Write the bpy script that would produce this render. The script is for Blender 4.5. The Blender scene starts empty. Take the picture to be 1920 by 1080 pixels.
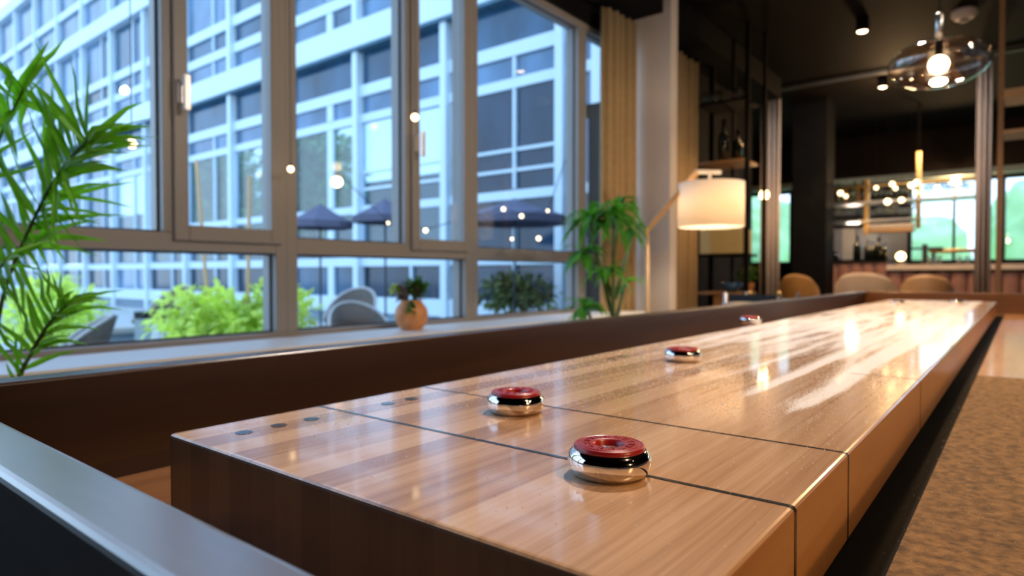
import bpy, bmesh, math, random
from mathutils import Vector, Matrix, noise
random.seed(7)
S = bpy.context.scene
COL = S.collection
PI = math.pi

# ------------------------------------------------------------------ camera
F = 1207.0
YAW = math.atan2(958, F); PIT = math.atan2(25, F)
CAM = Vector((0, 0, 0.9475))
FW = Vector((-math.sin(YAW)*math.cos(PIT), math.cos(YAW)*math.cos(PIT), -math.sin(PIT)))
RT = Vector((math.cos(YAW), math.sin(YAW), 0)); UP = RT.cross(FW)
cd = bpy.data.cameras.new('camera'); cam = bpy.data.objects.new('camera', cd); COL.objects.link(cam)
cd.sensor_width = 36.0; cd.lens = F/1920*36.0
cd.clip_start = 0.02; cd.clip_end = 300
cam.matrix_world = Matrix(((RT.x, UP.x, -FW.x, CAM.x), (RT.y, UP.y, -FW.y, CAM.y), (RT.z, UP.z, -FW.z, CAM.z), (0, 0, 0, 1)))
cd.dof.use_dof = True; cd.dof.focus_distance = 0.475; cd.dof.aperture_fstop = 6.3
S.camera = cam

def ray(px, py): return FW + RT*((px-960)/F) + UP*((540-py)/F)
def at(px, py, ax, v):                       # point on a plane X / Y / Z = v
    r = ray(px, py); i = 'XYZ'.index(ax); return CAM + r*((v-CAM[i])/r[i])
def atd(px, py, d): return CAM + ray(px, py)*d

# ------------------------------------------------------------------ world and exposure
w = bpy.data.worlds.new('sky'); S.world = w; w.use_nodes = True
nt = w.node_tree; nt.nodes.clear()
wo = nt.nodes.new('ShaderNodeOutputWorld'); bg = nt.nodes.new('ShaderNodeBackground')
tc = nt.nodes.new('ShaderNodeTexCoord'); sx = nt.nodes.new('ShaderNodeSeparateXYZ')
cr = nt.nodes.new('ShaderNodeValToRGB')
nt.links.new(tc.outputs['Generated'], sx.inputs[0]); nt.links.new(sx.outputs['Z'], cr.inputs[0])
cr.color_ramp.elements[0].position = 0.0; cr.color_ramp.elements[0].color = (0.66, 0.83, 1.0, 1)
cr.color_ramp.elements[1].position = 0.7; cr.color_ramp.elements[1].color = (0.40, 0.63, 1.0, 1)
nt.links.new(cr.outputs[0], bg.inputs[0]); bg.inputs[1].default_value = 2.15
nt.links.new(bg.outputs[0], wo.inputs[0])
S.view_settings.view_transform = 'Standard'; S.view_settings.look = 'None'
S.view_settings.exposure = 0.6; S.view_settings.gamma = 1.0; S.view_settings.use_curve_mapping = False

WARM = (1.0, 0.60, 0.28)
def lamp(name, kind, loc, power, color=WARM, size=0.05, spot=None, target=None, blend=0.5):
    l = bpy.data.lights.new(name, kind); l.energy = power; l.color = color
    if kind == 'AREA': l.size = size
    else: l.shadow_soft_size = size
    if spot: l.spot_size = math.radians(spot); l.spot_blend = blend
    o = bpy.data.objects.new(name, l); COL.objects.link(o); o.location = loc
    if target is not None:
        o.rotation_euler = (Vector(target)-Vector(loc)).to_track_quat('-Z', 'Y').to_euler()
    return o
# unseen ceiling spots over and beside the table, above and behind the frame
lamp('ceiling_or_fill_spot', 'SPOT', (0.95, 0.9, 2.85), 62, size=0.04, spot=75, target=(0.25, 1.1, 0.75))
lamp('ceiling_or_fill_spot', 'SPOT', (0.9, 3.1, 2.85), 70, size=0.04, spot=75, target=(0.15, 3.2, 0.75))
lamp('ceiling_or_fill_spot', 'SPOT', (-0.75, 1.9, 2.85), 130, size=0.05, spot=80, color=(1.0, .84, .70), target=(-0.3, 1.5, 0.8))
lamp('ceiling_or_fill_spot', 'SPOT', (-0.6, 3.9, 2.85), 60, size=0.05, spot=80, color=(1.0, .84, .70), target=(-0.4, 3.6, 0.8))
lamp('side_spot_light', 'SPOT', (2.5, 0.42, 1.82), 75, size=0.04, spot=62, blend=.35, color=(1.0, .56, .22), target=(-0.11, 1.75, 0.77))
lamp('ceiling_or_fill_spot', 'SPOT', (-1.0, 5.9, 2.9), 60, size=0.04, spot=120, blend=.6, color=(1.0, .86, .74), target=(-1.1, 7.2, 1.5))  # unseen spot added to brighten the grey drapes
# added fill spots further into the room, aimed at the window side
for (x, y, tx, ty, pw) in ((1.9, 1.3, -2.3, 1.2, 95), (2.2, 2.6, -2.3, 2.7, 95), (1.2, 3.9, -1.9, 4.1, 26)):
    lamp('fill_spot_light', 'SPOT', (x, y, 2.75), pw, size=.03, spot=65, blend=.9, color=(1.0, .87, .74), target=(tx, ty, 1.6))

# ------------------------------------------------------------------ materials
def mat(name, color, rough=0.5, metal=0.0, spec=0.5, emit=None, estr=0, coat=0.0, coat_r=0.1, vary=0.0, vscale=8, ior=None, bump=0.0, bscale=60, stretch=None):
    m = bpy.data.materials.new(name); m.use_nodes = True; n = m.node_tree.nodes; l = m.node_tree.links
    b = n['Principled BSDF']; b.inputs['Base Color'].default_value = (*color, 1)
    b.inputs['Roughness'].default_value = rough; b.inputs['Metallic'].default_value = metal
    b.inputs['Specular IOR Level'].default_value = spec
    b.inputs['Coat Weight'].default_value = coat; b.inputs['Coat Roughness'].default_value = coat_r
    if ior: b.inputs['IOR'].default_value = ior
    if emit: b.inputs['Emission Color'].default_value = (*emit, 1); b.inputs['Emission Strength'].default_value = estr
    if vary or bump:
        t = n.new('ShaderNodeTexCoord'); mp = n.new('ShaderNodeMapping'); l.new(t.outputs['Object'], mp.inputs[0])
        if stretch: mp.inputs['Scale'].default_value = stretch
    if vary:
        nz = n.new('ShaderNodeTexNoise'); nz.inputs['Scale'].default_value = vscale; nz.inputs['Detail'].default_value = 5
        l.new(mp.outputs[0], nz.inputs[0])
        r = n.new('ShaderNodeValToRGB'); l.new(nz.outputs[0], r.inputs[0])
        r.color_ramp.elements[0].position = 0.3; r.color_ramp.elements[1].position = 0.7
        r.color_ramp.elements[0].color = (*[max(0, c*(1-vary)) for c in color], 1)
        r.color_ramp.elements[1].color = (*[min(1, c*(1+vary)) for c in color], 1)
        l.new(r.outputs[0], b.inputs['Base Color'])
    if bump:
        nz2 = n.new('ShaderNodeTexNoise'); nz2.inputs['Scale'].default_value = bscale; nz2.inputs['Detail'].default_value = 4
        l.new(mp.outputs[0], nz2.inputs[0]); bp = n.new('ShaderNodeBump'); bp.inputs['Strength'].default_value = bump
        bp.inputs['Distance'].default_value = 0.002
        l.new(nz2.outputs[0], bp.inputs['Height']); l.new(bp.outputs[0], b.inputs['Normal'])
    return m

def glassy(name, tint, ior=1.45, rough=0.0, fac_add=0.0):      # thin clear glazing: see-through plus mirror sheen
    m = bpy.data.materials.new(name); m.use_nodes = True; n = m.node_tree.nodes; l = m.node_tree.links
    n.clear(); o = n.new('ShaderNodeOutputMaterial'); t = n.new('ShaderNodeBsdfTransparent'); g = n.new('ShaderNodeBsdfGlossy')
    t.inputs[0].default_value = (*tint, 1); g.inputs['Roughness'].default_value = rough
    fr = n.new('ShaderNodeFresnel'); ge = n.new('ShaderNodeNewGeometry'); mr = n.new('ShaderNodeMapRange')
    mr.inputs['To Min'].default_value = ior; mr.inputs['To Max'].default_value = 1/ior      # same sheen on both faces of the thin pane
    l.new(ge.outputs['Backfacing'], mr.inputs[0]); l.new(mr.outputs[0], fr.inputs[0])
    ad = n.new('ShaderNodeMath'); ad.operation = 'ADD'; ad.inputs[1].default_value = fac_add; ad.use_clamp = True
    mx = n.new('ShaderNodeMixShader'); l.new(fr.outputs[0], ad.inputs[0]); l.new(ad.outputs[0], mx.inputs[0])
    l.new(t.outputs[0], mx.inputs[1]); l.new(g.outputs[0], mx.inputs[2]); l.new(mx.outputs[0], o.inputs[0])
    return m

def nodes_math(nt, op, a, b=None, clamp=False):
    m = nt.nodes.new('ShaderNodeMath'); m.operation = op; m.use_clamp = clamp
    for i, v in enumerate((a, b)):
        if v is None: continue
        if isinstance(v, (int, float)): m.inputs[i].default_value = v
        else: nt.links.new(v, m.inputs[i])
    return m.outputs[0]

def wood(name, cols, strip=0.0, axis='X', grain=(60, 2, 60), rough=0.35, coat=0.0, coat_r=0.08, gstr=0.35, powder=False, speck=0.0, spec=0.5, bump=0.0):
    """strips across `axis`, grain stretched along another axis; optional white wax-powder marks"""
    m = bpy.data.materials.new(name); m.use_nodes = True; T = m.node_tree; n = T.nodes; l = T.links
    b = n['Principled BSDF']; b.inputs['Roughness'].default_value = rough
    b.inputs['Coat Weight'].default_value = coat; b.inputs['Coat Roughness'].default_value = coat_r
    b.inputs['Specular IOR Level'].default_value = spec
    tc = n.new('ShaderNodeTexCoord'); sp = n.new('ShaderNodeSeparateXYZ'); l.new(tc.outputs['Object'], sp.inputs[0])
    mp = n.new('ShaderNodeMapping'); mp.inputs['Scale'].default_value = grain; l.new(tc.outputs['Object'], mp.inputs[0])
    nz = n.new('ShaderNodeTexNoise'); nz.inputs['Scale'].default_value = 1; nz.inputs['Detail'].default_value = 6
    nz.inputs['Roughness'].default_value = 0.62; nz.inputs['Distortion'].default_value = 0.3
    l.new(mp.outputs[0], nz.inputs[0])
    if strip:
        q = nodes_math(T, 'FLOOR', nodes_math(T, 'DIVIDE', sp.outputs[axis], strip))
        wn = n.new('ShaderNodeTexWhiteNoise'); wn.noise_dimensions = '1D'; l.new(q, wn.inputs['W'])
        base = wn.outputs['Value']
        # shift grain per strip
        cmb = n.new('ShaderNodeCombineXYZ'); l.new(nodes_math(T, 'MULTIPLY', wn.outputs['Value'], 37.0), cmb.inputs[1])
        l.new(cmb.outputs[0], mp.inputs['Location'])
        g = nodes_math(T, 'SUBTRACT', nz.outputs[0], 0.5)
        fac = nodes_math(T, 'ADD', nodes_math(T, 'MULTIPLY', base, 1.0-gstr*0.6), nodes_math(T, 'MULTIPLY', g, gstr*2.2), True)
    else:
        fac = nodes_math(T, 'ADD', nodes_math(T, 'MULTIPLY', nodes_math(T, 'SUBTRACT', nz.outputs[0], 0.5), 1.6), 0.5, True)
    r = n.new('ShaderNodeValToRGB'); l.new(fac, r.inputs[0])
    e = r.color_ramp.elements
    while len(e) < len(cols): e.new(0.5)
    for i, c in enumerate(cols): e[i].position = i/(len(cols)-1); e[i].color = (*c, 1)
    col = r.outputs[0]
    if powder or speck:
        mp2 = n.new('ShaderNodeMapping'); l.new(tc.outputs['Object'], mp2.inputs[0])
        masks = []
        if powder:
            mp2.inputs['Scale'].default_value = (38, 2.6, 1)
            n1 = n.new('ShaderNodeTexNoise'); n1.inputs['Scale'].default_value = 1; n1.inputs['Detail'].default_value = 7
            n1.inputs['Roughness'].default_value = 0.68; l.new(mp2.outputs[0], n1.inputs[0])
            fine = n.new('ShaderNodeTexNoise'); fine.inputs['Scale'].default_value = 420; fine.inputs['Detail'].default_value = 3
            l.new(tc.outputs['Object'], fine.inputs[0])
            # how much powder: grows down the lane, thins towards the right edge near the player
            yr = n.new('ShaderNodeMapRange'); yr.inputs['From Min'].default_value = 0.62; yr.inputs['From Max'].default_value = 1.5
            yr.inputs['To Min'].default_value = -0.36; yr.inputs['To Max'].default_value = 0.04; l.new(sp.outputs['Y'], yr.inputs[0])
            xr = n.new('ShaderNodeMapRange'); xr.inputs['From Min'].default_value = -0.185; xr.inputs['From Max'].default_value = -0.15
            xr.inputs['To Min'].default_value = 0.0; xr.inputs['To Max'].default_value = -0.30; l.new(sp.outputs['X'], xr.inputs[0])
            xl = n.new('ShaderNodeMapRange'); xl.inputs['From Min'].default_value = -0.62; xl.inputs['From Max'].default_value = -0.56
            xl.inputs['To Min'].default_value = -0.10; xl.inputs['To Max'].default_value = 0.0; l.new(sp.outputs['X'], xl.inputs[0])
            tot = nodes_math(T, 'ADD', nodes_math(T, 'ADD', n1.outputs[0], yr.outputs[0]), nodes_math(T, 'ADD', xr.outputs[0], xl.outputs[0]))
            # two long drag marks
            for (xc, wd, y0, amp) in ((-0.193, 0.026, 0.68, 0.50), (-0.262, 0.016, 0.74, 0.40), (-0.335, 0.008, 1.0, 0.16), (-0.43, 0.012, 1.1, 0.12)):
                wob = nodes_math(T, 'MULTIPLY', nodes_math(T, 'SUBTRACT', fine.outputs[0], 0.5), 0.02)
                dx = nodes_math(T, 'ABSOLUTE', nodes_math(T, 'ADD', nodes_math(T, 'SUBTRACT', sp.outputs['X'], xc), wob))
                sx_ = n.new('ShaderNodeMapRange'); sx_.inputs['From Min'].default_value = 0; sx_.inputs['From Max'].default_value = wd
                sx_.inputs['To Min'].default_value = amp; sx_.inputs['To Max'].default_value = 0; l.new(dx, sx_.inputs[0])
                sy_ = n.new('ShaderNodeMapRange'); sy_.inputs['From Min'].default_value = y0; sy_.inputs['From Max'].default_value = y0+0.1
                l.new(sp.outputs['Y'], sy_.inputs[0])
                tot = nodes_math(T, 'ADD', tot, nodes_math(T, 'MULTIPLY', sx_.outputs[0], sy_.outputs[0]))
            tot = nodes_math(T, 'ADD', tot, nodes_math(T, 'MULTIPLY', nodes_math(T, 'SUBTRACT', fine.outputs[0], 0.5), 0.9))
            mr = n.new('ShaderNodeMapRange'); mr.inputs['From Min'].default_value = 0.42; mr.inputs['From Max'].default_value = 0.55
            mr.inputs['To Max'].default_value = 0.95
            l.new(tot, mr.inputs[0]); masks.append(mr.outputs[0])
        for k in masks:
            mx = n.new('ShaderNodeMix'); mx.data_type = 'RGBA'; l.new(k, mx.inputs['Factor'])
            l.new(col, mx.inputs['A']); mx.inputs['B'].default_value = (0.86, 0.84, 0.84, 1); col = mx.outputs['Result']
            rr = nodes_math(T, 'ADD', nodes_math(T, 'MULTIPLY', k, 0.3), rough, True); l.new(rr, b.inputs['Roughness'])
            ct = nodes_math(T, 'MULTIPLY', nodes_math(T, 'SUBTRACT', 1.0, nodes_math(T, 'MULTIPLY', k, 0.35)), coat); l.new(ct, b.inputs['Coat Weight'])
    l.new(col, b.inputs['Base Color'])
    if bump:
        bp = n.new('ShaderNodeBump'); bp.inputs['Strength'].default_value = bump; bp.inputs['Distance'].default_value = 0.001
        l.new(nz.outputs[0], bp.inputs['Height']); l.new(bp.outputs[0], b.inputs['Normal'])
    return m

M = {}
maple = [(0.38, 0.21, 0.115), (0.54, 0.33, 0.19), (0.66, 0.44, 0.28), (0.72, 0.51, 0.34)]
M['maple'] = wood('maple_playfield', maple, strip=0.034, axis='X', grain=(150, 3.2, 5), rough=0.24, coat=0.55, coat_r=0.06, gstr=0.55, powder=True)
M['maple_end_shaded'] = wood('maple_end_grain_shaded', [(0.085, 0.04, 0.018), (0.125, 0.06, 0.028), (0.165, 0.082, 0.04)], strip=0.034, axis='X', grain=(140, 10, 12), rough=0.35, coat=0.25, gstr=0.45)  # end grain, with the front face's shade darkened into its colours
M['maple_side_lit'] = wood('warm_lit_maple_side', [(0.33, 0.145, 0.04), (0.43, 0.20, 0.06), (0.49, 0.245, 0.08)], grain=(5, 2.2, 50), rough=0.35, coat=0.35, coat_r=0.18)  # orange of the warm light on this side put into the wood colour
M['rail'] = wood('walnut_rail', [(0.012, 0.005, 0.003), (0.026, 0.010, 0.005), (0.045, 0.018, 0.009)], grain=(14, 1.6, 26), rough=0.34, coat=0.25, coat_r=0.22, bump=0.15)
M['rail_x_sheen'] = wood('walnut_end_rail_sheen', [(0.085, 0.07, 0.064), (0.13, 0.108, 0.10), (0.18, 0.15, 0.14)], grain=(2.2, 22, 26), rough=0.33, coat=1.0, coat_r=0.24, bump=0.2)  # dark walnut greyed paler: window sheen put into the base colour
M['rail_x_sheen'].node_tree.nodes['Principled BSDF'].inputs['Coat IOR'].default_value = 2.2
M['rail_far'] = wood('oak_end_rail', [(0.16, 0.06, 0.022), (0.24, 0.10, 0.035), (0.3, 0.13, 0.05)], grain=(2.2, 22, 26), rough=0.4, coat=0.2, coat_r=0.2)
M['line'] = mat('black_inlay', (0.012, 0.014, 0.02), 0.25, coat=0.4)
M['cork'] = mat('brown_felt', (0.215, 0.118, 0.045), 0.85, vary=0.55, vscale=95, bump=1.0, bscale=330)
M['plank'] = wood('gutter_plank', [(0.30, 0.15, 0.055), (0.42, 0.21, 0.08), (0.50, 0.27, 0.11)], grain=(50, 3, 5), rough=0.35, coat=0.2)
M['plank_l'] = wood('gutter_board', [(0.12, 0.05, 0.02), (0.20, 0.09, 0.035), (0.26, 0.12, 0.05)], grain=(50, 3, 5), rough=0.5)
M['chrome'] = mat('polished_steel', (0.82, 0.80, 0.78), 0.06, 1.0)
M['red'] = mat('red_plastic', (0.30, 0.006, 0.014), 0.35, coat=0.25, coat_r=0.15)
M['blue'] = mat('dark_blue_plastic', (0.012, 0.015, 0.09), 0.35, coat=0.3)
M['salt'] = mat('white_grain', (0.95, 0.94, 0.95), 0.3)
M['frame'] = mat('window_frame_grey', (0.25, 0.235, 0.225), 0.42, 0.0, coat=0.15, coat_r=0.3)
M['gasket'] = mat('black_gasket', (0.02, 0.022, 0.025), 0.6)
M['glass'] = glassy('window_glass', (0.93, 0.97, 0.99), 1.45)
M['sill'] = mat('white_sill', (0.80, 0.82, 0.84), 0.35, vary=0.03)
M['handle'] = mat('satin_handle', (0.75, 0.66, 0.60), 0.3, 0.6)
M['black'] = mat('black_paint', (0.006, 0.006, 0.007), 0.7, spec=0.08, vary=0.2)
M['ceil'] = mat('dark_ceiling', (0.0035, 0.0026, 0.0025), 0.75, spec=0.08, vary=0.3, vscale=2)
M['wall'] = mat('dark_plaster', (0.010, 0.007, 0.006), 0.8, spec=0.08, vary=0.15, vscale=3)
M['floor'] = wood('dark_floor', [(0.07, 0.045, 0.03), (0.10, 0.065, 0.045), (0.13, 0.085, 0.055)], strip=0.18, axis='X', grain=(20, 1.5, 5), rough=0.4)
M['plaster'] = mat('pale_plaster', (0.60, 0.55, 0.51), 0.8, vary=0.04, vscale=3)
M['curtain'] = mat('beige_curtain', (0.46, 0.33, 0.17), 0.9, vary=0.06, vscale=30)
M['curtain_g'] = mat('grey_curtain', (0.52, 0.45, 0.42), 0.9, vary=0.08, vscale=30)
M['oak'] = wood('light_oak', [(0.55, 0.33, 0.15), (0.66, 0.42, 0.21), (0.72, 0.48, 0.26)], grain=(30, 30, 2), rough=0.45)
M['oak_w'] = wood('warm_oak_shelf', [(0.35, 0.19, 0.09), (0.45, 0.26, 0.13)], grain=(3, 30, 30), rough=0.5)
M['white'] = mat('white_metal', (0.8, 0.78, 0.75), 0.4)
M['terra'] = mat('terracotta', (0.62, 0.27, 0.10), 0.55, vary=0.22, vscale=24, bump=0.3, bscale=90)
M['soil'] = mat('dark_soil', (0.04, 0.028, 0.02), 0.95, vary=0.3, vscale=40)
M['leaf'] = mat('palm_leaf', (0.14, 0.38, 0.025), 0.38, vary=0.35, vscale=6)
M['leaf_d'] = mat('dracaena_leaf', (0.07, 0.27, 0.03), 0.35, vary=0.4, vscale=9)
M['leaf_l'] = mat('lime_leaf', (0.60, 0.78, 0.20), 0.5, vary=0.35, vscale=5)
M['leaf_m'] = mat('mauve_leaf', (0.17, 0.11, 0.08), 0.6, vary=0.3, vscale=20)
M['leaf_g'] = mat('green_leaf', (0.05, 0.15, 0.03), 0.5, vary=0.4, vscale=20)
M['leaf_t'] = mat('tree_leaf', (0.22, 0.46, 0.10), 0.6, vary=0.4, vscale=2)
M['leaf_o'] = mat('olive_leaf', (0.10, 0.13, 0.03), 0.6, vary=0.6, vscale=3)
M['stem'] = mat('brown_stem', (0.10, 0.065, 0.03), 0.7, vary=0.3)
M['stem_g'] = mat('green_stem', (0.09, 0.14, 0.025), 0.5, vary=0.3)
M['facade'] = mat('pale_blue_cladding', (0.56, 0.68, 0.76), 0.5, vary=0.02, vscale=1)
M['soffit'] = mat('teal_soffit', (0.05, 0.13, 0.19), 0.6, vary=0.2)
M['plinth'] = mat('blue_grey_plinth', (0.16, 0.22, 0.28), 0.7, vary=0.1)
def pane_mat(name, color): return mat(name, color, 0.08, 0.0, spec=0.5, ior=1.5, vary=0.45, vscale=0.8, stretch=(1.6, 1, 0.8))
M['pane_blue'] = pane_mat('blue_pane', (0.025, 0.075, 0.14))
M['pane_dark'] = pane_mat('dark_pane', (0.012, 0.032, 0.065))
M['pane_pale'] = pane_mat('pale_pane', (0.08, 0.16, 0.27))
M['pane_clear'] = glassy('clear_blue_pane', (0.60, 0.72, 0.80), 1.5, 0.02, 0.04)
M['pave'] = mat('pale_paving', (0.42, 0.43, 0.42), 0.8, vary=0.15, vscale=3)
M['lawn'] = mat('lawn', (0.42, 0.60, 0.28), 0.9, vary=0.2, vscale=1)
M['hedge'] = mat('pale_green_foliage', (0.58, 0.86, 0.40), 0.8, vary=0.25, vscale=1.2)
M['wicker'] = mat('grey_wicker', (0.10, 0.075, 0.06), 0.8, vary=0.35, vscale=60, bump=0.6, bscale=150)
M['wicker_l'] = mat('pale_wicker', (0.42, 0.40, 0.38), 0.7, vary=0.2, vscale=60)
M['canopy'] = mat('mauve_canvas', (0.10, 0.10, 0.15), 0.9, vary=0.1)
M['bin'] = mat('grey_bin', (0.35, 0.40, 0.45), 0.5)
M['dark_metal'] = mat('dark_metal', (0.03, 0.035, 0.045), 0.35, 0.5)
M['brass'] = mat('brass', (0.42, 0.28, 0.11), 0.3, 1.0)
M['steel'] = mat('satin_steel', (0.6, 0.62, 0.64), 0.3, 1.0)
M['duct'] = mat('pale_duct', (0.26, 0.32, 0.30), 0.5)
M['beige'] = mat('beige_upholstery', (0.55, 0.45, 0.37), 0.9, vary=0.05, vscale=10)
M['tan'] = mat('tan_leather', (0.34, 0.20, 0.10), 0.6, vary=0.1)
M['ochre'] = mat('ochre_velvet', (0.30, 0.16, 0.05), 0.8, vary=0.1)
M['copper'] = mat('copper_pink_tile', (0.36, 0.19, 0.16), 0.35, vary=0.1)
M['marble'] = mat('pale_marble', (0.75, 0.66, 0.60), 0.2, vary=0.06)
M['panel'] = mat('grey_panel', (0.30, 0.31, 0.34), 0.4, vary=0.08)
M['panel_d'] = mat('dark_grey_metal', (0.05, 0.048, 0.045), 0.5)
M['olive'] = mat('olive_linen', (0.60, 0.54, 0.30), 0.95, vary=0.08, vscale=60)
M['bluebowl'] = mat('blue_glaze', (0.03, 0.13, 0.38), 0.25, vary=0.2)
M['bottle'] = mat('dark_bottle', (0.01, 0.015, 0.012), 0.1, coat=0.5)
M['amber'] = mat('amber_bottle', (0.35, 0.14, 0.03), 0.1, coat=.5); M['green_bottle'] = mat('green_bottle', (0.03, 0.10, 0.04), 0.1, coat=.5)
M['clear'] = glassy('clear_glass', (0.90, 0.93, 0.94), 1.5, 0.02, 0.10)
M['smoke_glass'] = glassy('smoked_glass', (0.80, 0.75, 0.72), 1.5, 0.05, 0.16)
M['bulb'] = mat('lit_bulb', (1, 0.8, 0.5), 0.5, emit=(1.0, 0.62, 0.26), estr=8)
M['bulb_hot'] = mat('bright_bulb', (1, 0.85, 0.6), 0.5, emit=(1.0, 0.72, 0.40), estr=12)
M['glow_soft'] = mat('soft_glow', (1, 0.85, 0.6), 0.5, emit=(1.0, 0.70, 0.38), estr=4)

def leafy(m, tr=0.45, k=1.5):                 # thin leaves let light through
    n = m.node_tree.nodes; l = m.node_tree.links; b = n['Principled BSDF']; o = n['Material Output']
    t = n.new('ShaderNodeBsdfTranslucent'); mx = n.new('ShaderNodeMixShader'); mx.inputs[0].default_value = tr
    g = n.new('ShaderNodeMix'); g.data_type = 'RGBA'; g.blend_type = 'MULTIPLY'; g.inputs['Factor'].default_value = 1; g.inputs['B'].default_value = (1.5*k, 1.35*k, .8*k, 1)
    l.new(b.inputs['Base Color'].links[0].from_socket, g.inputs['A']); l.new(g.outputs['Result'], t.inputs[0])
    l.new(b.outputs[0], mx.inputs[1]); l.new(t.outputs[0], mx.inputs[2]); l.new(mx.outputs[0], o.inputs[0])
for k_ in ('leaf', 'leaf_d', 'leaf_g'): leafy(M[k_])
leafy(M['leaf_l'], .4, 1.0)
def shade_mat():
    m = bpy.data.materials.new('linen_shade'); m.use_nodes = True; n = m.node_tree.nodes; l = m.node_tree.links
    n.clear(); o = n.new('ShaderNodeOutputMaterial'); d = n.new('ShaderNodeBsdfDiffuse'); t = n.new('ShaderNodeBsdfTranslucent')
    d.inputs[0].default_value = (0.86, 0.82, 0.76, 1); t.inputs[0].default_value = (0.90, 0.78, 0.62, 1)
    mx = n.new('ShaderNodeMixShader'); mx.inputs[0].default_value = 0.45
    l.new(d.outputs[0], mx.inputs[1]); l.new(t.outputs[0], mx.inputs[2]); l.new(mx.outputs[0], o.inputs[0]); return m
M['shade'] = shade_mat()

# ------------------------------------------------------------------ mesh helpers
def B(): return bmesh.new()
def box(bm, x0, x1, y0, y1, z0, z1):
    v = [bm.verts.new((x, y, z)) for x in (x0, x1) for y in (y0, y1) for z in (z0, z1)]
    for f in ((0, 1, 3, 2), (4, 6, 7, 5), (0, 4, 5, 1), (2, 3, 7, 6), (0, 2, 6, 4), (1, 5, 7, 3)):
        bm.faces.new([v[i] for i in f])
    return bm
def bar(bm, a, b, w, h=None):                # square bar between two points
    a = Vector(a); b = Vector(b); h = h or w; d = (b-a).normalized()
    s = d.cross(Vector((0, 0, 1)));
    if s.length < 1e-3: s = Vector((1, 0, 0))
    s.normalize(); u = s.cross(d)
    vs = []
    for p in (a, b):
        for (i, j) in ((-1, -1), (1, -1), (1, 1), (-1, 1)): vs.append(bm.verts.new(p+s*i*w/2+u*j*h/2))
    for i in range(4): bm.faces.new((vs[i], vs[(i+1) % 4], vs[4+(i+1) % 4], vs[4+i]))
    bm.faces.new(vs[3::-1]); bm.faces.new(vs[4:8]); return bm
def tube(bm, pts, r, n=10, cap=True):
    pts = [Vector(p) for p in pts]; rs = r if isinstance(r, (list, tuple)) else [r]*len(pts)
    rings = []; ref = None
    for i, p in enumerate(pts):
        d = (pts[min(i+1, len(pts)-1)]-pts[max(i-1, 0)]).normalized()
        if ref is None: ref = Vector((1, 0, 0)) if abs(d.z) > 0.9 else Vector((0, 0, 1))
        s = d.cross(ref).normalized(); u = s.cross(d).normalized(); ref = u
        if abs(s.length) < 1e-6: s = Vector((1, 0, 0))
        rings.append([bm.verts.new(p+(s*math.cos(a)+u*math.sin(a))*rs[i]) for a in [2*PI*k/n for k in range(n)]])
    for a, b in zip(rings, rings[1:]):
        for k in range(n): bm.faces.new((a[k], a[(k+1) % n], b[(k+1) % n], b[k]))
    if cap: bm.faces.new(rings[0][::-1]); bm.faces.new(rings[-1])
    return bm
def lathe(bm, prof, c=(0, 0, 0), n=32, closed=False):
    c = Vector(c); rings = []
    for (r, z) in prof:
        if r < 1e-6: rings.append([bm.verts.new(c+Vector((0, 0, z)))])
        else: rings.append([bm.verts.new(c+Vector((r*math.cos(2*PI*k/n), r*math.sin(2*PI*k/n), z))) for k in range(n)])
    prs = list(zip(rings, rings[1:]))
    if closed: prs.append((rings[-1], rings[0]))
    for a, b in prs:
        for k in range(n):
            k2 = (k+1) % n
            if len(a) == 1 and len(b) == 1: continue
            if len(a) == 1: bm.faces.new((a[0], b[k2], b[k]))
            elif len(b) == 1: bm.faces.new((a[k], a[k2], b[0]))
            else: bm.faces.new((a[k], a[k2], b[k2], b[k]))
    return bm
def ball(bm, c, r, n=14, sz=1.0):
    k = n//2; return lathe(bm, [(r*math.sin(PI*i/k), -r*sz*math.cos(PI*i/k)) for i in range(k+1)], c, n)
def blade(bm, pts, w, nrm, fold=0.25):       # tapering folded leaf along pts
    pts = [Vector(p) for p in pts]; n = len(pts); nrm = Vector(nrm); rows = []
    for i, p in enumerate(pts):
        d = (pts[min(i+1, n-1)]-pts[max(i-1, 0)]).normalized(); s = d.cross(nrm)
        if s.length < 1e-4: s = d.cross(Vector((0.3, 0.5, 0.8)))
        s.normalize(); u = s.cross(d)
        t = i/(n-1); ww = w*(math.sin(PI*min(1, t*0.93+0.07)**0.75))*0.5+0.0004
        rows.append((bm.verts.new(p-s*ww+u*ww*fold), bm.verts.new(p), bm.verts.new(p+s*ww+u*ww*fold)))
    for a, b in zip(rows, rows[1:]):
        bm.faces.new((a[0], a[1], b[1], b[0])); bm.faces.new((a[1], a[2], b[2], b[1]))
def sheet(bm, a, b, z0, z1, folds, amp, n=None, th=0.012):     # hanging pleated cloth with thickness
    a = Vector(a); b = Vector(b); d = (b-a); L = d.length; d.normalize(); s = Vector((-d.y, d.x, 0)); n = n or folds*10
    for side in (0, 1):
        pass
    rows = []
    for i in range(n+1):
        t = i/n; off = amp*math.sin(2*PI*folds*t)+amp*0.25*math.sin(2*PI*folds*0.37*t+1)
        p = a+d*L*t+s*off
        rows.append([bm.verts.new((q.x, q.y, z)) for q in (p, p+s*th) for z in (z0, z1)])
    for r0, r1 in zip(rows, rows[1:]):
        bm.faces.new((r0[0], r1[0], r1[1], r0[1])); bm.faces.new((r0[2], r0[3], r1[3], r1[2]))
        bm.faces.new((r0[1], r1[1], r1[3], r0[3])); bm.faces.new((r0[0], r0[2], r1[2], r1[0]))
    for r in (rows[0], rows[-1]): bm.faces.new((r[0], r[1], r[3], r[2]))
    return bm

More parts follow.
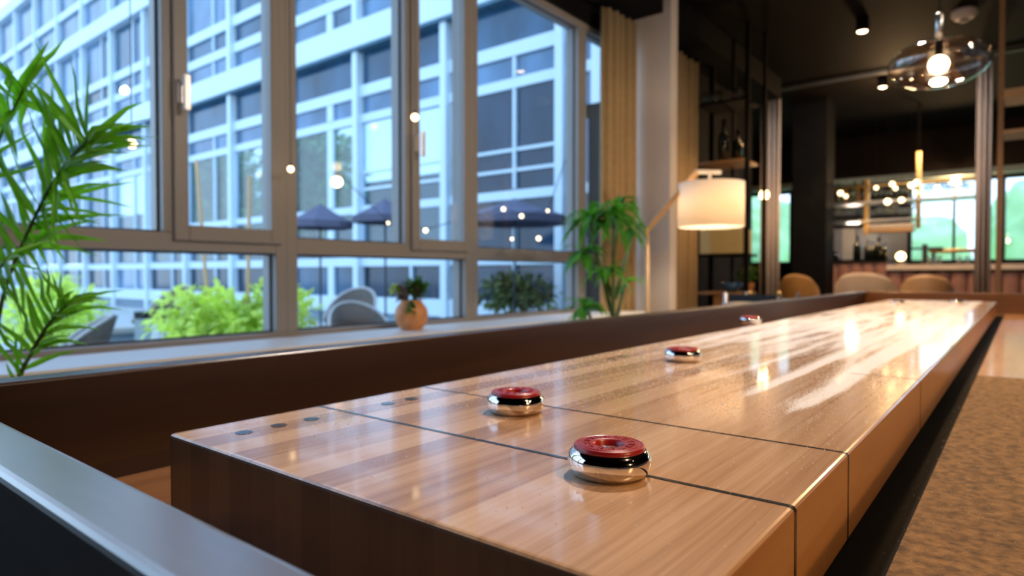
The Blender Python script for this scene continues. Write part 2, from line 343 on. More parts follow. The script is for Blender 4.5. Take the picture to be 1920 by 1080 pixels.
def obj(name, bm, m, parent=None, smooth=False, bevel=0.0, seg=2, kind=None, label=None):
    bmesh.ops.recalc_face_normals(bm, faces=bm.faces)
    me = bpy.data.meshes.new(name); bm.to_mesh(me); bm.free()
    if smooth:
        for p in me.polygons: p.use_smooth = True
    me.materials.append(M[m] if isinstance(m, str) else m)
    o = bpy.data.objects.new(name, me); COL.objects.link(o)
    if parent is not None:
        o.parent = parent
        L = Vector((0, 0, 0)); q = parent
        while q is not None: L += q.location; q = q.parent
        o.location = -L
    if bevel:
        md = o.modifiers.new('bevel', 'BEVEL'); md.width = bevel; md.segments = seg; md.limit_method = 'ANGLE'; md.angle_limit = 0.6
        md.harden_normals = False
    if kind: o['kind'] = kind
    if label: o['label'] = label
    return o
def thing(name, label, cat, loc=(0, 0, 0), group=None):
    o = bpy.data.objects.new(name, None); COL.objects.link(o); o.location = loc; o.empty_display_size = 0.05
    o['label'] = label; o['category'] = cat
    if group: o['group'] = group
    return o
def tag(o, label, cat, group=None, kind=None):
    o['label'] = label; o['category'] = cat
    if group: o['group'] = group
    if kind: o['kind'] = kind
    return o
def dup(root, loc, label=None, group=None, rz=None):
    r = root.copy(); COL.objects.link(r); r.location = loc
    if rz is not None: r.rotation_euler = (0, 0, rz)
    if label: r['label'] = label
    if group: r['group'] = group
    for ch in list(root.children):
        c = ch.copy(); COL.objects.link(c); c.parent = r
        for g in list(ch.children):
            d = g.copy(); COL.objects.link(d); d.parent = c
    return r
def struct(name, bm, m, parent=None, **k):
    o = obj(name, bm, m, parent, **k)
    if parent is None: o['kind'] = 'structure'
    return o
Z = lambda r: CAM.z + r                      # height given relative to the eye level

# ------------------------------------------------------------------ room shell
FAR = 10.6; CEIL = 2.95
struct('floor', box(box(B(), -2.46, 4.2, -2.7, FAR+.2, -.1, 0), -4.4, -2.46, 7.0, FAR+.2, -.1, 0), 'floor')
struct('ceiling', box(box(B(), -2.46, 4.2, -2.7, FAR+.2, CEIL, CEIL+.15), -4.4, -2.46, 7.0, FAR+.2, CEIL, CEIL+.15), 'ceil')
bm = B(); box(bm, -2.46, -2.28, -2.6, 7.0, 0, Z(-.262)); box(bm, -2.46, -2.28, -2.6, 7.0, Z(1.67), CEIL)
box(bm, -2.46, -2.28, -2.6, -1.85, Z(-.262), Z(1.67)); box(bm, -2.46, -2.28, 4.75, 7.0, Z(-.262), Z(1.67))
struct('wall_left', bm, 'black')
struct('wall_left_return', box(B(), -4.3, -2.46, 7.0, 7.12, 0, CEIL), 'black')
struct('wall_left_far', box(B(), -4.4, -4.25, 7.12, FAR, 0, CEIL), 'black')
struct('wall_right', box(B(), 4.0, 4.15, -2.6, FAR, 0, CEIL), 'wall')
struct('wall_front', box(B(), -2.46, 4.15, -2.7, -2.55, 0, CEIL), 'wall')
# far wall with a long band of windows and one narrow one
zl, zh = at(1760, 492, 'Y', FAR).z, at(1760, 338, 'Y', FAR).z
xa, xb = at(1704, 400, 'Y', FAR).x, 2.6
xc, xd = at(1402, 400, 'Y', FAR).x, at(1484, 400, 'Y', FAR).x
bm = B(); y0, y1 = FAR, FAR+.15
box(bm, -4.4, 4.2, y0, y1, zh, CEIL); box(bm, -4.4, 4.2, y0, y1, 0, zl)
box(bm, -4.4, xc, y0, y1, zl, zh); box(bm, xd, xa, y0, y1, zl, zh); box(bm, xb, 4.2, y0, y1, zl, zh)
struct('wall_back', bm, 'wall')
def far_window(n, x0, x1, nm):
    fr = B(); t = .035
    box(fr, x0, x1, y0+.02, y0+.08, zl, zl+t); box(fr, x0, x1, y0+.02, y0+.08, zh-t, zh)
    for k in range(nm+1):
        x = x0+(x1-x0-t)*k/nm; box(fr, x, x+t, y0+.02, y0+.08, zl+t, zh-t)
    f = struct('window_%d' % n, fr, 'dark_metal'); obj('window_glass', box(B(), x0+t, x1-t, y0+.045, y0+.055, zl+t, zh-t), 'glass', f)
far_window(6, xa, xa+1.05, 2); far_window(7, xa+1.05, xb, 3); far_window(8, xc, xd, 2)

# ------------------------------------------------------------------ window wall
XI, XG, XO = -2.30, -2.345, -2.40
zb0, zb1, zt0, zt1, zh0, zh1 = Z(-.262), Z(-.228), Z(.082), Z(.147), Z(1.63), Z(1.67)
def window_unit(n, Y0, Y1, sash):
    fr = B(); j = 0.048
    box(fr, XO, XI, Y0, Y1, zb0, zb1); box(fr, XO, XI, Y0, Y1, zh0, zh1); box(fr, XO, XI, Y0+j, Y1-j+.0, zt0, zt1)
    box(fr, XO, XI, Y0, Y0+j, zb1, zh0); box(fr, XO, XI, Y1-j, Y1, zb1, zh0)
    if sash: box(fr, XO, XI, Y0+.630, Y0+.665, zt1, zh0)
    f = struct('window_%d' % n, fr, 'frame', bevel=.003)
    f['label'] = 'grey framed window unit with a low pane under a tall one'
    def pane(a, b, c, d):
        obj('window_glass', box(B(), XG-.004, XG+.004, a, b, c, d), 'glass', f)
        g = B(); t = .007
        for (p, q, r, s) in ((a, b, c, c+t), (a, b, d-t, d), (a, a+t, c+t, d-t), (b-t, b, c+t, d-t)):
            box(g, XG+.004, XG+.010, p, q, r, s)
        obj('gasket', g, 'gasket', f)
    pane(Y0+j, Y1-j, zb1, zt0)
    if not sash: pane(Y0+j, Y1-j, zt1, zh0)
    else:
        pane(Y0+j, Y0+.630, zt1, zh0)
        a, b, c, d = Y0+.660, Y1-.027, Z(.118), Z(1.652); w_ = .049
        s = B(); x0, x1 = XI-.03, XI+.018
        box(s, x0, x1, a, a+w_, c, d); box(s, x0, x1, b-w_, b, c, d)
        box(s, x0, x1, a+w_, b-w_, c, c+.056); box(s, x0, x1, a+w_, b-w_, d-.05, d)
        so = obj('window_sash', s, 'frame', f, bevel=.004)
        obj('sash_glass', box(B(), XI-.016, XI-.008, a+w_, b-w_, c+.056, d-.05), 'glass', so)
        h = B(); hy = a+.024; zc = Z(.625)
        box(h, x1, x1+.008, hy-.013, hy+.013, zc-.035, zc+.035)
        bar(h, (x1+.008, hy, zc+.035), (x1+.045, hy, zc+.035), .014)
        bar(h, (x1+.045, hy, zc+.055), (x1+.045, hy, zc-.065), .017, .020)
        obj('window_handle', h, 'handle', so, bevel=.002)
for n, (a, b, s) in enumerate(((-1.85, -.745, 0), (-.745, .355, 1), (.355, 1.455, 1), (1.455, 2.556, 1), (2.556, 3.65, 0), (3.65, 4.75, 0))):
    window_unit(n+10 if n > 4 else n+1, a, b, s)
struct('trim_1', box(B(), -2.29, -1.97, -2.5, 3.95, Z(-.275), Z(-.247)), 'sill', bevel=.004)['label'] = 'white window sill'
struct('trim_2', box(B(), -2.27, -1.96, -2.55, 6.9, Z(1.80), CEIL), 'black')['label'] = 'black boxed blind pelmet'

# pale pier and curtains
P0 = at(1182, 48, 'Y', 4.14); P1 = at(1258, 35, 'Y', 4.14)
struct('wall_pier', box(B(), P0.x-.08, P1.x, 4.14, 4.25, 0, CEIL), 'plaster')
t = thing('window_curtain', 'beige floor-length curtain beside the last window, left of the pale pier', 'curtain', (-2.1, 3.8, 0), 'beige window curtains')
obj('curtain_fabric', sheet(B(), (-2.17, 3.70, 0), (-2.15, 4.10, 0), .02, Z(1.76), 5, .022), 'curtain', t, smooth=True)
t = thing('window_curtain', 'beige floor-length curtain right of the pale pier, beside the black rack', 'curtain', (-2.0, 4.7, 0), 'beige window curtains')
obj('curtain_fabric', sheet(B(), (-2.09, 4.50, 0), (-2.09, 5.02, 0), .02, Z(1.70), 5, .03), 'curtain', t, smooth=True)

# ------------------------------------------------------------------ shuffleboard table
XL, XR, YN, YF = -0.620, -0.111, 0.268, 4.38
ZP = Z(-.1475); ZG = Z(-.235); ZR = Z(-.112)
RX0, RX1 = -0.868, -0.828; QX0, QX1 = 0.100, 0.140; RY0, RY1 = 0.103, 0.143; FY0, FY1 = 4.86, 4.90
T = thing('shuffleboard_table', 'long shuffleboard table with glossy maple playfield inside dark walnut rails', 'game table', (-.37, 2.5, 0))
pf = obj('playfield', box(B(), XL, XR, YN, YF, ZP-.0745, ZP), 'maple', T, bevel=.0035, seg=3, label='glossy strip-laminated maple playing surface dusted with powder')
pf.data.materials.append(M['maple_end_shaded']); pf.data.materials.append(M['maple_side_lit'])
for p in pf.data.polygons:
    if abs(p.normal.y) > .9: p.material_index = 1
    elif p.normal.x > .9: p.material_index = 2
def inlay(Y, wd, x0=XL, side=True):
    e = .0004; b = B(); box(b, x0+(.0035 if x0 == XL else 0), XR-.0035, Y-wd/2, Y+wd/2, ZP-.002, ZP+e)
    if side:
        box(b, XR-.002, XR+e, Y-wd/2, Y+wd/2, ZP-.0745, ZP-.0035)
        # follows the rounded arris
        pts = [(XR-.0035+(.0035+e)*math.sin(a), ZP-.0035+(.0035+e)*math.cos(a)) for a in [PI/2*i/6 for i in range(7)]]
        for (u, v) in zip(pts, pts[1:]):
            q = [b.verts.new(c) for c in ((u[0], Y-wd/2, u[1]), (v[0], Y-wd/2, v[1]), (v[0], Y+wd/2, v[1]), (u[0], Y+wd/2, u[1]))]
            b.faces.new(q)
    return obj('scoring_line', b, 'line', pf)
inlay(.429, .0042); inlay(.587, .0030); inlay(1.066, .0016, x0=-.20)
for (x, y) in ((-.568, .313), (-.568, .349), (-.567, .385), (-.567, .486), (-.567, .522), (-.566, .99), (-.566, 1.03)):
    obj('inlaid_dot', lathe(B(), [(0, .0004), (.0078, .0004), (.0078, -.001)], (x, y, ZP), 28), 'line', pf)
obj('side_rail', box(B(), RX0, RX1, RY0, FY1, ZG-.09, ZR), 'rail', T, bevel=.004, seg=3)
obj('side_rail', box(B(), QX0, QX1, RY0, FY1, ZG-.09, ZR), 'rail', T, bevel=.004, seg=3)
obj('end_rail', box(B(), RX1, QX0, RY0, RY1, ZG-.09, ZR), 'rail_x_sheen', T, bevel=.005, seg=3)
obj('end_rail', box(B(), RX1, QX0, FY0, FY1, ZG-.09, ZR), 'rail_far', T, bevel=.004, seg=3, label='warm oak end rail at the far end')
obj('gutter_bed', box(B(), RX1, QX0, RY1, FY0, ZG-.03, ZG-.003), 'plank_l', T)
obj('gutter_strip', box(B(), XR-.055, XR+.030, RY1, FY0-.2, ZG-.003, ZG-.002), 'black', T, label='flat black strip between playfield and lining')  # thin black strip laid on the bed along the board foot
obj('gutter_felt', box(B(), XR+.030, QX0, RY1, 1.85, ZG-.003, ZG), 'cork', T, label='brown felt lining in the near gutter')
obj('gutter_board', box(B(), XR+.030, QX0, 1.853, FY0, ZG-.003, ZG), 'plank', T, label='orange wooden lining in the far gutter')
for yy in (.6, 1.5, 2.4, 3.3, 4.1): obj('support_block', box(B(), XL+.06, XR-.06, yy-.03, yy+.03, ZG-.003, ZP-.0745), 'black', T)
for (a, c) in ((.55, .85), (3.9, 4.2)):
    b = B(); box(b, -.70, -.03, a, c, .04, ZG-.03); box(b, -.74, .01, a-.04, c+.04, 0, .04); obj('pedestal', b, 'rail', T, bevel=.004)

# wax powder: loose grains
bm = B(); rnd = random.Random(3)
def grain(x, y, r):
    a = rnd.random()*6.28; z = ZP
    vs = [bm.verts.new((x+r*math.cos(a+k*2.094), y+r*math.sin(a+k*2.094), z)) for k in range(3)]
    tp = bm.verts.new((x, y, z+r*1.2)); 
    for k in range(3): bm.faces.new((vs[k], vs[(k+1) % 3], tp))
cnt = 0
while cnt < 26000:
    y = .30+rnd.random()**1.35*1.9; x = rnd.uniform(XL+.008, XR-.008)
    d = .5+.5*noise.noise(Vector((x*22, y*5, 3)))+.35*noise.noise(Vector((x*70, y*40, 9)))
    d *= .05+.95*min(1, max(0, (y-.45)/.45))
    if y > .6:
        for xc_, ww in ((-.193, .022), (-.262, .016), (-.16, .014), (-.545, .03), (-.40, .02)): d += .55*math.exp(-((x-xc_)/ww)**2)*min(1, (y-.55)/.2)
    if y < .6 and x < -.5: d += .12
    if rnd.random() < d*.8: grain(x, y, rnd.uniform(.00026, .00065)); cnt += 1
for _ in range(1400):
    x = rnd.uniform(XR+.02, QX0-.01); y = .25+rnd.random()**1.5*1.6; z0 = ZP; 
    r = rnd.uniform(.0002, .0005); a = rnd.random()*6.28
    vs = [bm.verts.new((x+r*math.cos(a+k*2.094), y+r*math.sin(a+k*2.094), ZG)) for k in range(3)]; tp = bm.verts.new((x, y, ZG+r*1.2))
    for k in range(3): bm.faces.new((vs[k], vs[(k+1) % 3], tp))
tag(obj('powder_grains', bm, 'salt'), 'white shuffleboard powder grains scattered over the maple playfield', 'powder', kind='stuff')

# pucks
def puck(name, capm, label):
    t = thing(name, label, 'puck', group='shuffleboard pucks')
    R = .0308
    prof = [(0, 0), (.0245, 0), (.0262, .0006), (.0288, .0032), (.0302, .0066), (.0308, .0104), (R, .0128), (.0302, .0152), (.0286, .0176), (.0268, .0190), (.0262, .0194), (.0, .0194)]
    obj('steel_body', lathe(B(), prof, n=72), 'chrome', t, smooth=True, label='mirror-polished steel body')
    cp = [(.0262, .0190), (.0262, .0206), (.0258, .0218), (.0250, .0225), (.0236, .0226), (.0232, .0222), (.0222, .0222), (.0216, .0229), (.0130, .0229), (.0118, .0226), (.0108, .0216), (.0100, .0198), (.0098, .0190)]
    b = lathe(B(), cp, n=72)
    for k in range(14):                      # worn raised marks round the ring
        a0 = 2*PI*k/14; rr = .0168
        for (da, dr, la, lr) in ((-.10, 0, .05, .005), (.06, .0016, .12, .0012), (.06, -.0016, .12, .0012))[:3 if k % 3 else 2]:
            q = []
            for z in (.0228, .0235):
                for (i, j) in ((-1, -1), (1, -1), (1, 1), (-1, 1)):
                    a = a0+da+i*la/2; r = rr+dr+j*lr/2; q.append(b.verts.new((r*math.cos(a), r*math.sin(a), z)))
            b.faces.new(q[4:8])
            for i in range(4): b.faces.new((q[i], q[(i+1) % 4], q[4+(i+1) % 4], q[4+i]))
    obj('cap', b, capm, t, smooth=False, label='moulded plastic cap ring').modifiers.new('b', 'BEVEL').width = .0003
    obj('centre_bolt', lathe(B(), [(0, .0202), (.0045, .0202), (.0056, .0198), (.0058, .0192)], n=28), 'chrome', t, smooth=True)
    return t
red = puck('shuffleboard_puck', 'red', 'red-capped steel puck on the near black line, closest of all')
def onp(px, py): p = at(px, py, 'Z', ZP); return (p.x, p.y, ZP+.0002)
red.location = onp(1142, 888); red.rotation_euler = (0, 0, .4)
dup(red, onp(967, 772), 'red-capped steel puck between the two black lines, second nearest', rz=1.7)
dup(red, onp(1280, 677), 'red-capped steel puck alone in the middle distance, third nearest', rz=.9)
dup(red, onp(1407, 607), 'small distant red-capped puck near the left edge of the playfield', rz=2.4)
blue = puck('shuffleboard_puck', 'blue', 'dark-capped steel puck near the far end, left of two')
blue.location = onp(1683, 572)
dup(blue, onp(1793, 570.5), 'dark-capped steel puck near the far end, right of two', rz=1)

# ------------------------------------------------------------------ pot on the sill
pc = at(770, 616, 'Z', Z(-.247)); pc.y += .03; 
pc = Vector((-2.155, at(771, 500, 'X', -2.155).y, Z(-.247)))
t = thing('potted_succulent', 'round terracotta pot of mauve and green leaves on the white sill', 'potted plant', pc)
dpt = (pc-CAM).dot(FW); u = dpt/F
R = 31.5*u
obj('pot', lathe(B(), [(0, 0), (R*.52, 0), (R*.72, R*.12), (R*.95, R*.55), (R, R*.9), (R*.93, R*1.25), (R*.72, R*1.55), (R*.60, R*1.68), (R*.60, R*1.76), (R*.54, R*1.76), (R*.52, R*1.6), (0, R*1.58)], pc, 36), 'terra', t, smooth=True)
obj('soil', lathe(B(), [(0, R*1.66), (R*.52, R*1.64)], pc, 20), 'soil', t)
top = pc+Vector((0, 0, R*1.65))
for (nm, mt, cx, cz, spread, cnt_, ll) in (('mauve_foliage', 'leaf_m', -.1, .55, .75, 150, .5), ('green_foliage', 'leaf_g', .35, .75, .6, 130, .55), ('lime_sprig', 'leaf_l', -.95, .65, .28, 50, .4), ('trailing_sprig', 'leaf_g', .15, -.35, .22, 30, .5)):
    b = B(); C = top+RT*cx*R+Vector((0, 0, cz*R))
    if nm == 'trailing_sprig': C = C-Vector((FW.x, FW.y, 0))*R*.9
    for _ in range(cnt_):
        d = Vector((rnd.gauss(0, 1), rnd.gauss(0, 1), rnd.gauss(.1, .8))).normalized()
        p = C+d*spread*R*rnd.uniform(.3, .8)
        e = p+d*ll*R*rnd.uniform(.5, 1)
        blade(b, [p, (p+e)/2+Vector((0, 0, .1*R)), e], ll*R*.42, Vector((rnd.random(), rnd.random(), .5)))
    obj(nm, b, mt, t)
b = B(); tube(b, [top, top+RT*(-.5)*R+Vector((0, 0, .4*R)), top+RT*(-.9)*R+Vector((0, 0, .6*R))], .002, 6); tube(b, [top, top+RT*.4*R+Vector((0, 0, .8*R))], .002, 6)
obj('stem', b, 'stem_g', t)

# ------------------------------------------------------------------ palm at the left
pb = atd(-60, 900, 1.45); pb = Vector((-1.45, .42, 0))
PT = thing('potted_palm', 'feathery green palm in the window bay, cut by the left frame edge', 'potted plant', pb)
obj('planter', lathe(B(), [(0, 0), (.14, 0), (.17, .3), (.18, .32), (.165, .32), (.16, .28), (0, .27)], pb, 32), 'terra', PT, smooth=True)
obj('soil', lathe(B(), [(0, .285), (.158, .28)], pb, 20), 'soil', PT)
def frond(ctrl, d0, d1, leaves):
    """ctrl: rachis through the view at distances d0..d1; leaves: (t, tipdx, tipdy, sag)"""
    n = len(ctrl); pts = [atd(x, y, d0+(d1-d0)*i/(n-1)) for i, (x, y) in enumerate(ctrl)]
    # smooth the rachis
    for _ in range(2):
        q = [pts[0]]
        for a, c in zip(pts, pts[1:]): q += [a*.75+c*.25, a*.25+c*.75]
        pts = q+[pts[-1]]
    b = B(); m_ = len(pts); tube(b, pts, [.006*(1-.75*i/m_) for i in range(m_)], 8)
    fr = obj('frond_stalk', b, 'stem_g', PT, smooth=True)
    lf = B()
    for (t, dx, dy, sag, wpx) in leaves:
        i = min(int(t*(m_-1)), m_-2); f_ = t*(m_-1)-i; p = pts[i].lerp(pts[i+1], f_); dd = (p-CAM).dot(FW); k = dd/F
        tip = p+RT*dx*k-UP*dy*k+FW*rnd.uniform(-.07, .07)
        mid = p.lerp(tip, .35)+UP*sag*k+FW*rnd.uniform(-.015, .015); mid2 = p.lerp(tip, .7)+UP*sag*k*.8
        nr = (-FW+Vector((rnd.uniform(-.6, .6), rnd.uniform(-.6, .6), rnd.uniform(-.5, .7)))).normalized()
        blade(lf, [p, p.lerp(mid, .5), mid, mid2, tip], wpx*1.0*k, nr, .35)
    obj('leaflets', lf, 'leaf', fr)
base_px = [(-40, 900), (-25, 760)]
R1 = base_px+[(-5, 600), (15, 520), (50, 440), (85, 365), (112, 322), (140, 285), (165, 262)]
L1 = []
for i in range(32):                          # right side, reaching up and right
    t = .44+.56*i/31; L1.append((t, rnd.uniform(105, 150)*(1-.35*max(0, t-.8)/.2), rnd.uniform(-60, 22)-35*max(0, t-.7)/.3, rnd.uniform(5, 15), rnd.uniform(9, 14)))
for i in range(24):                          # left side, long and upright
    t = .40+.6*i/23; L1.append((t, -rnd.uniform(15, 85), -rnd.uniform(100, 200), rnd.uniform(-4, 8), rnd.uniform(10, 16)))
for i in range(16):                          # hanging ones
    t = .42+.35*i/15; L1.append((t, rnd.uniform(0, 60), rnd.uniform(60, 130), rnd.uniform(0, 10), rnd.uniform(8, 12)))
frond(R1, 1.5, 1.25, L1)
R2 = [(-60, 900), (-55, 700), (-60, 520), (-40, 380), (-10, 280), (20, 215), (45, 165)]
L2 = []
for i in range(34):
    t = .35+.65*i/33; s_ = 1 if i % 2 else -1
    L2.append((t, s_*rnd.uniform(25, 80)+15, rnd.uniform(-150, -30) if i % 3 else rnd.uniform(40, 110), rnd.uniform(-3, 8), rnd.uniform(11, 18)))
frond(R2, 1.4, 1.3, L2)
R3 = [(-40, 900), (10, 780), (38, 700), (62, 655), (85, 615), (105, 590), (125, 572)]
L3 = []
for i in range(20):
    t = .38+.62*i/19; L3.append((t, rnd.uniform(60, 105), -rnd.uniform(0, 50), rnd.uniform(4, 12), rnd.uniform(7, 11)))
for i in range(16):
    t = .3+.7*i/15; L3.append((t, rnd.uniform(-50, 10), -rnd.uniform(50, 110), rnd.uniform(-4, 6), rnd.uniform(7, 11)))
frond(R3, 1.35, 1.2, L3)
R4 = [(-60, 900), (-50, 720), (-40, 600), (-15, 520), (10, 490)]
L4 = [(.3+.7*i/23, rnd.uniform(-10, 90), rnd.uniform(-60, 130), rnd.uniform(0, 12), rnd.uniform(8, 12)) for i in range(24)]
frond(R4, 1.3, 1.2, L4)
b = B(); 
for (x, y, d) in ((-40, 900, 1.5), (-60, 900, 1.4), (-40, 900, 1.35), (-60, 900, 1.3)):
    tube(b, [pb+Vector((0, 0, .25)), (pb+Vector((0, 0, .25))).lerp(atd(x, y, d), .5), atd(x, y, d)], .008, 8)
obj('stem', b, 'stem_g', PT)

# ------------------------------------------------------------------ dracaena by the last window
pb = atd(1148, 700, 3.45); pb.z = 0
DT = thing('potted_dracaena', 'leafy green dracaena standing in the window corner before the curtain', 'potted plant', pb)
obj('planter', lathe(B(), [(0, 0), (.13, 0), (.16, .26), (.17, .28), (.155, .28), (.15, .24), (0, .235)], pb, 32), 'white', DT, smooth=True)
obj('soil', lathe(B(), [(0, .245), (.148, .24)], pb, 20), 'soil', DT)
def rosette(top, n, ln, wd, up=.5):
    b = B()
    for i in range(n):
        a = i*2.4+rnd.random()*.5; e = rnd.uniform(-.1, 1.2)*up*1.4; d = Vector((math.cos(a), math.sin(a), 0)); L_ = ln*rnd.uniform(.65, 1.1)
        p = [top+Vector((0, 0, -.03*rnd.random()))]
        for k in range(1, 7):
            s = k/6; p.append(p[0]+d*L_*s*.85+Vector((0, 0, L_*(e*s-1.0*s*s*.8))))
        blade(b, p, wd*1.55*rnd.uniform(.8, 1.2), Vector((0, 0, 1)), .3)
    obj('leaf_crown', b, 'leaf_d', DT)
for (pts, crown) in (
    ([(1150, 700), (1150, 580), (1150, 480), (1150, 400)], (26, .22, .030)),
    ([(1150, 600), (1130, 520), (1112, 450), (1105, 405)], (22, .20, .028)),
    ([(1152, 560), (1170, 500), (1180, 455), (1182, 425)], (16, .17, .024)),
    ([(1145, 700), (1120, 640), (1108, 600), (1100, 572)], (18, .16, .026)),
    ([(1150, 480), (1155, 420), (1160, 380)], (10, .24, .024)),
    ([(1150, 560), (1140, 530), (1138, 505)], (14, .17, .026)), ([(1150, 560), (1125, 500), (1095, 470)], (14, .18, .026)), ([(1150, 480), (1160, 410), (1168, 372)], (5, .14, .034)), ([(1150, 620), (1165, 560), (1172, 530)], (9, .15, .024))):
    q = [atd(x, y, 3.45+(.06*i if pts[1][0] > 1150 else -.05*i)) for i, (x, y) in enumerate(pts)]
    tube_b = tube(B(), q, [.013-.002*i for i in range(len(q))], 8); obj('cane', tube_b, 'stem_g', DT, smooth=True)
    rosette(q[-1], *crown, up=.62)
b = tube(B(), [pb+Vector((0, 0, .22)), atd(1150, 700, 3.45)], .014, 8); obj('cane', b, 'stem', DT)

# ------------------------------------------------------------------ arc floor lamp
d = 3.7
lb = atd(1215, 600, d); lb.z = 0
L = thing('floor_lamp', 'oak arm floor lamp with a glowing white drum shade', 'lamp', lb)
obj('lamp_base', lathe(B(), [(0, 0), (.14, 0), (.14, .018), (.135, .022), (0, .022)], lb, 36), 'white', L)
kn = atd(1213, 432, d); el = atd(1306, 322, d); en = atd(1352, 323, d); ho = atd(1331, 323, d)
obj('lamp_pole', tube(B(), [lb+Vector((0, 0, .02)), kn+Vector((0, 0, .02))], .011, 12), 'oak', L, smooth=True)
obj('lamp_arm', bar(B(), kn-(el-kn)*.05, el, .026), 'oak', L, bevel=.003)
b = B(); bar(b, el-RT*.012, en, .022); bar(b, ho, atd(1331, 350, d), .016); obj('lamp_bracket', b, 'white', L, bevel=.003)
sc = atd(1333, 386, d); sr = 61*d/F*.985; sh = 41*d/F
sc.z = (atd(1333, 345, d).z+atd(1333, 425, d).z)/2
obj('lamp_shade', lathe(B(), [(sr, -sh), (sr, sh), (sr-.004, sh), (sr-.004, -sh)], sc, 48, closed=True), 'shade', L, smooth=False)
for p in COL.objects[-1].data.polygons: p.use_smooth = abs(p.normal.z) < .5
obj('bulb', ball(B(), sc+Vector((0, 0, .01)), .03), 'bulb_hot', L, smooth=True)
b = B(); bar(b, sc+Vector((-sr, 0, sh-.01)), sc+Vector((sr, 0, sh-.01)), .004); bar(b, sc+Vector((0, 0, .03)), sc+Vector((0, 0, sh)), .012)
obj('lamp_holder', b, 'white', L)
lamp('floor_lamp_light', 'POINT', sc+Vector((.0, 0, -.045)), 9, size=.03, color=(1, .76, .50))

# ------------------------------------------------------------------ glass pendant
d = 2.7
pc = atd(1760, 119, d); ra = 83*d/F
G = thing('pendant_lamp', 'oval smoked-glass pendant lamp hanging above the table', 'pendant lamp', pc)
prof = [(ra*math.sin(PI*i/24), -ra*.52*math.cos(PI*i/24)) for i in range(25)]
obj('glass_globe', lathe(B(), prof, pc, 56), 'smoke_glass', G, smooth=True)
obj('bulb', ball(B(), pc+Vector((0, 0, -.005)), .038, 20), 'bulb_hot', G, smooth=True)
obj('bulb_cap', lathe(B(), [(0, .03), (.012, .03), (.014, .04), (.014, ra*.51), (0, ra*.51)], pc, 24), 'black', G, smooth=True)
st = pc+Vector((0, 0, ra*.51))
obj('metal_stem', lathe(B(), [(0, 0), (.014, 0), (.014, .105), (.009, .115), (0, .115)], st, 24), 'steel', G, smooth=True)
obj('cord', tube(B(), [st+Vector((0, 0, .11)), Vector((pc.x, pc.y, CEIL-.02))], .003, 8), 'black', G)
obj('ceiling_rose', lathe(B(), [(0, CEIL), (.05, CEIL), (.05, CEIL-.02), (0, CEIL-.025)], (pc.x, pc.y, 0), 24), 'black', G)
lamp('pendant_light', 'POINT', pc+Vector((0, 0, -ra*.7)), 14, size=.04)

# ------------------------------------------------------------------ ceiling spots, smoke detector, hanging bulbs, glow balls
def ceil_spot(px, py, label, power):
    p = at(px, py, 'Z', CEIL-.10)
    t = thing('ceiling_spotlight', label, 'ceiling light', p, 'ceiling spotlights')
    obj('spot_housing', lathe(B(), [(.045, -.012), (.045, .10), (0, .10), (0, .096), (.041, .09), (.041, -.012)], p, 24), 'black', t)
    obj('spot_lens', ball(B(), p+Vector((0, 0, .0)), .038, 16, .5), 'bulb_hot', t, smooth=True)
    if power: lamp('ceiling_or_fill_spot', 'SPOT', p+Vector((0, 0, -.05)), power, size=.03, spot=110, target=(p.x, p.y, 0))
ceil_spot(1617, 57, 'small lit ceiling spotlight, highest in view left of the glass pendant', 40)
ceil_spot(1655, 162, 'small lit ceiling spotlight just below left of the glass pendant', 60)
ceil_spot(1572, -16, 'ceiling spotlight cut by the top edge of the view', 40)
p = at(1808, 28, 'Z', CEIL-.03)
t = thing('smoke_detector', 'white round smoke detector on the dark ceiling above the pendant', 'smoke detector', p)
obj('detector_body', lathe(B(), [(0, .03), (.085, .03), (.085, 0), (.06, -.03), (0, -.035)], p, 32), 'white', t, smooth=False)
obj('sensor_cage', lathe(B(), [(.03, -.034), (.03, -.05), (0, -.055)], p, 20), 'panel', t)
def hang(px, py, dd, r, label, m='bulb', light=0, grp='bare hanging bulbs and glow balls', cord=True):
    p = atd(px, py, dd); t = thing('bulb_or_glow_ball', label, 'light bulb', p, grp)
    obj('glowing_ball', ball(B(), p, r, 16), m, t, smooth=True)
    obj('bulb_or_ball_socket', lathe(B(), [(0, r*.8), (r*.45, r*.8), (r*.4, r*1.7), (0, r*1.7)], p, 12), 'black', t)
    if cord: obj('cord', tube(B(), [p+Vector((0, 0, r*1.6)), Vector((p.x, p.y, CEIL))], .0015, 5), 'black', t)
    if light: lamp('hanging_bulb_light', 'POINT', p-Vector((0, 0, r*1.6)), light, size=.03)
    return t
def dX(px, py, X): return (at(px, py, 'X', X)-CAM).dot(FW)
hang(778, 220, dX(778, 220, -2.20), .017, 'small glowing ball for a bright spot before the middle window frame', 'glow_soft')  # balls added for the glowing spots at the window frames
hang(545, 317, dX(545, 317, -2.20), .012, 'tiny orange ball for a bright spot before the wide grey mullion', 'glow_soft')
hang(247, 270, dX(247, 270, -2.20), .015, 'soft orange ball for a bright spot by the leftmost pane above the palm tips', 'glow_soft')
hang(1433, 365, 6.3, .045, 'glowing bulb hanging beside the grey curtain left of the black pillar', 'bulb', 8)
hang(1792, 338, 8.6, .055, 'bright bulb hanging over the bar before the far window', 'bulb_hot', 25)

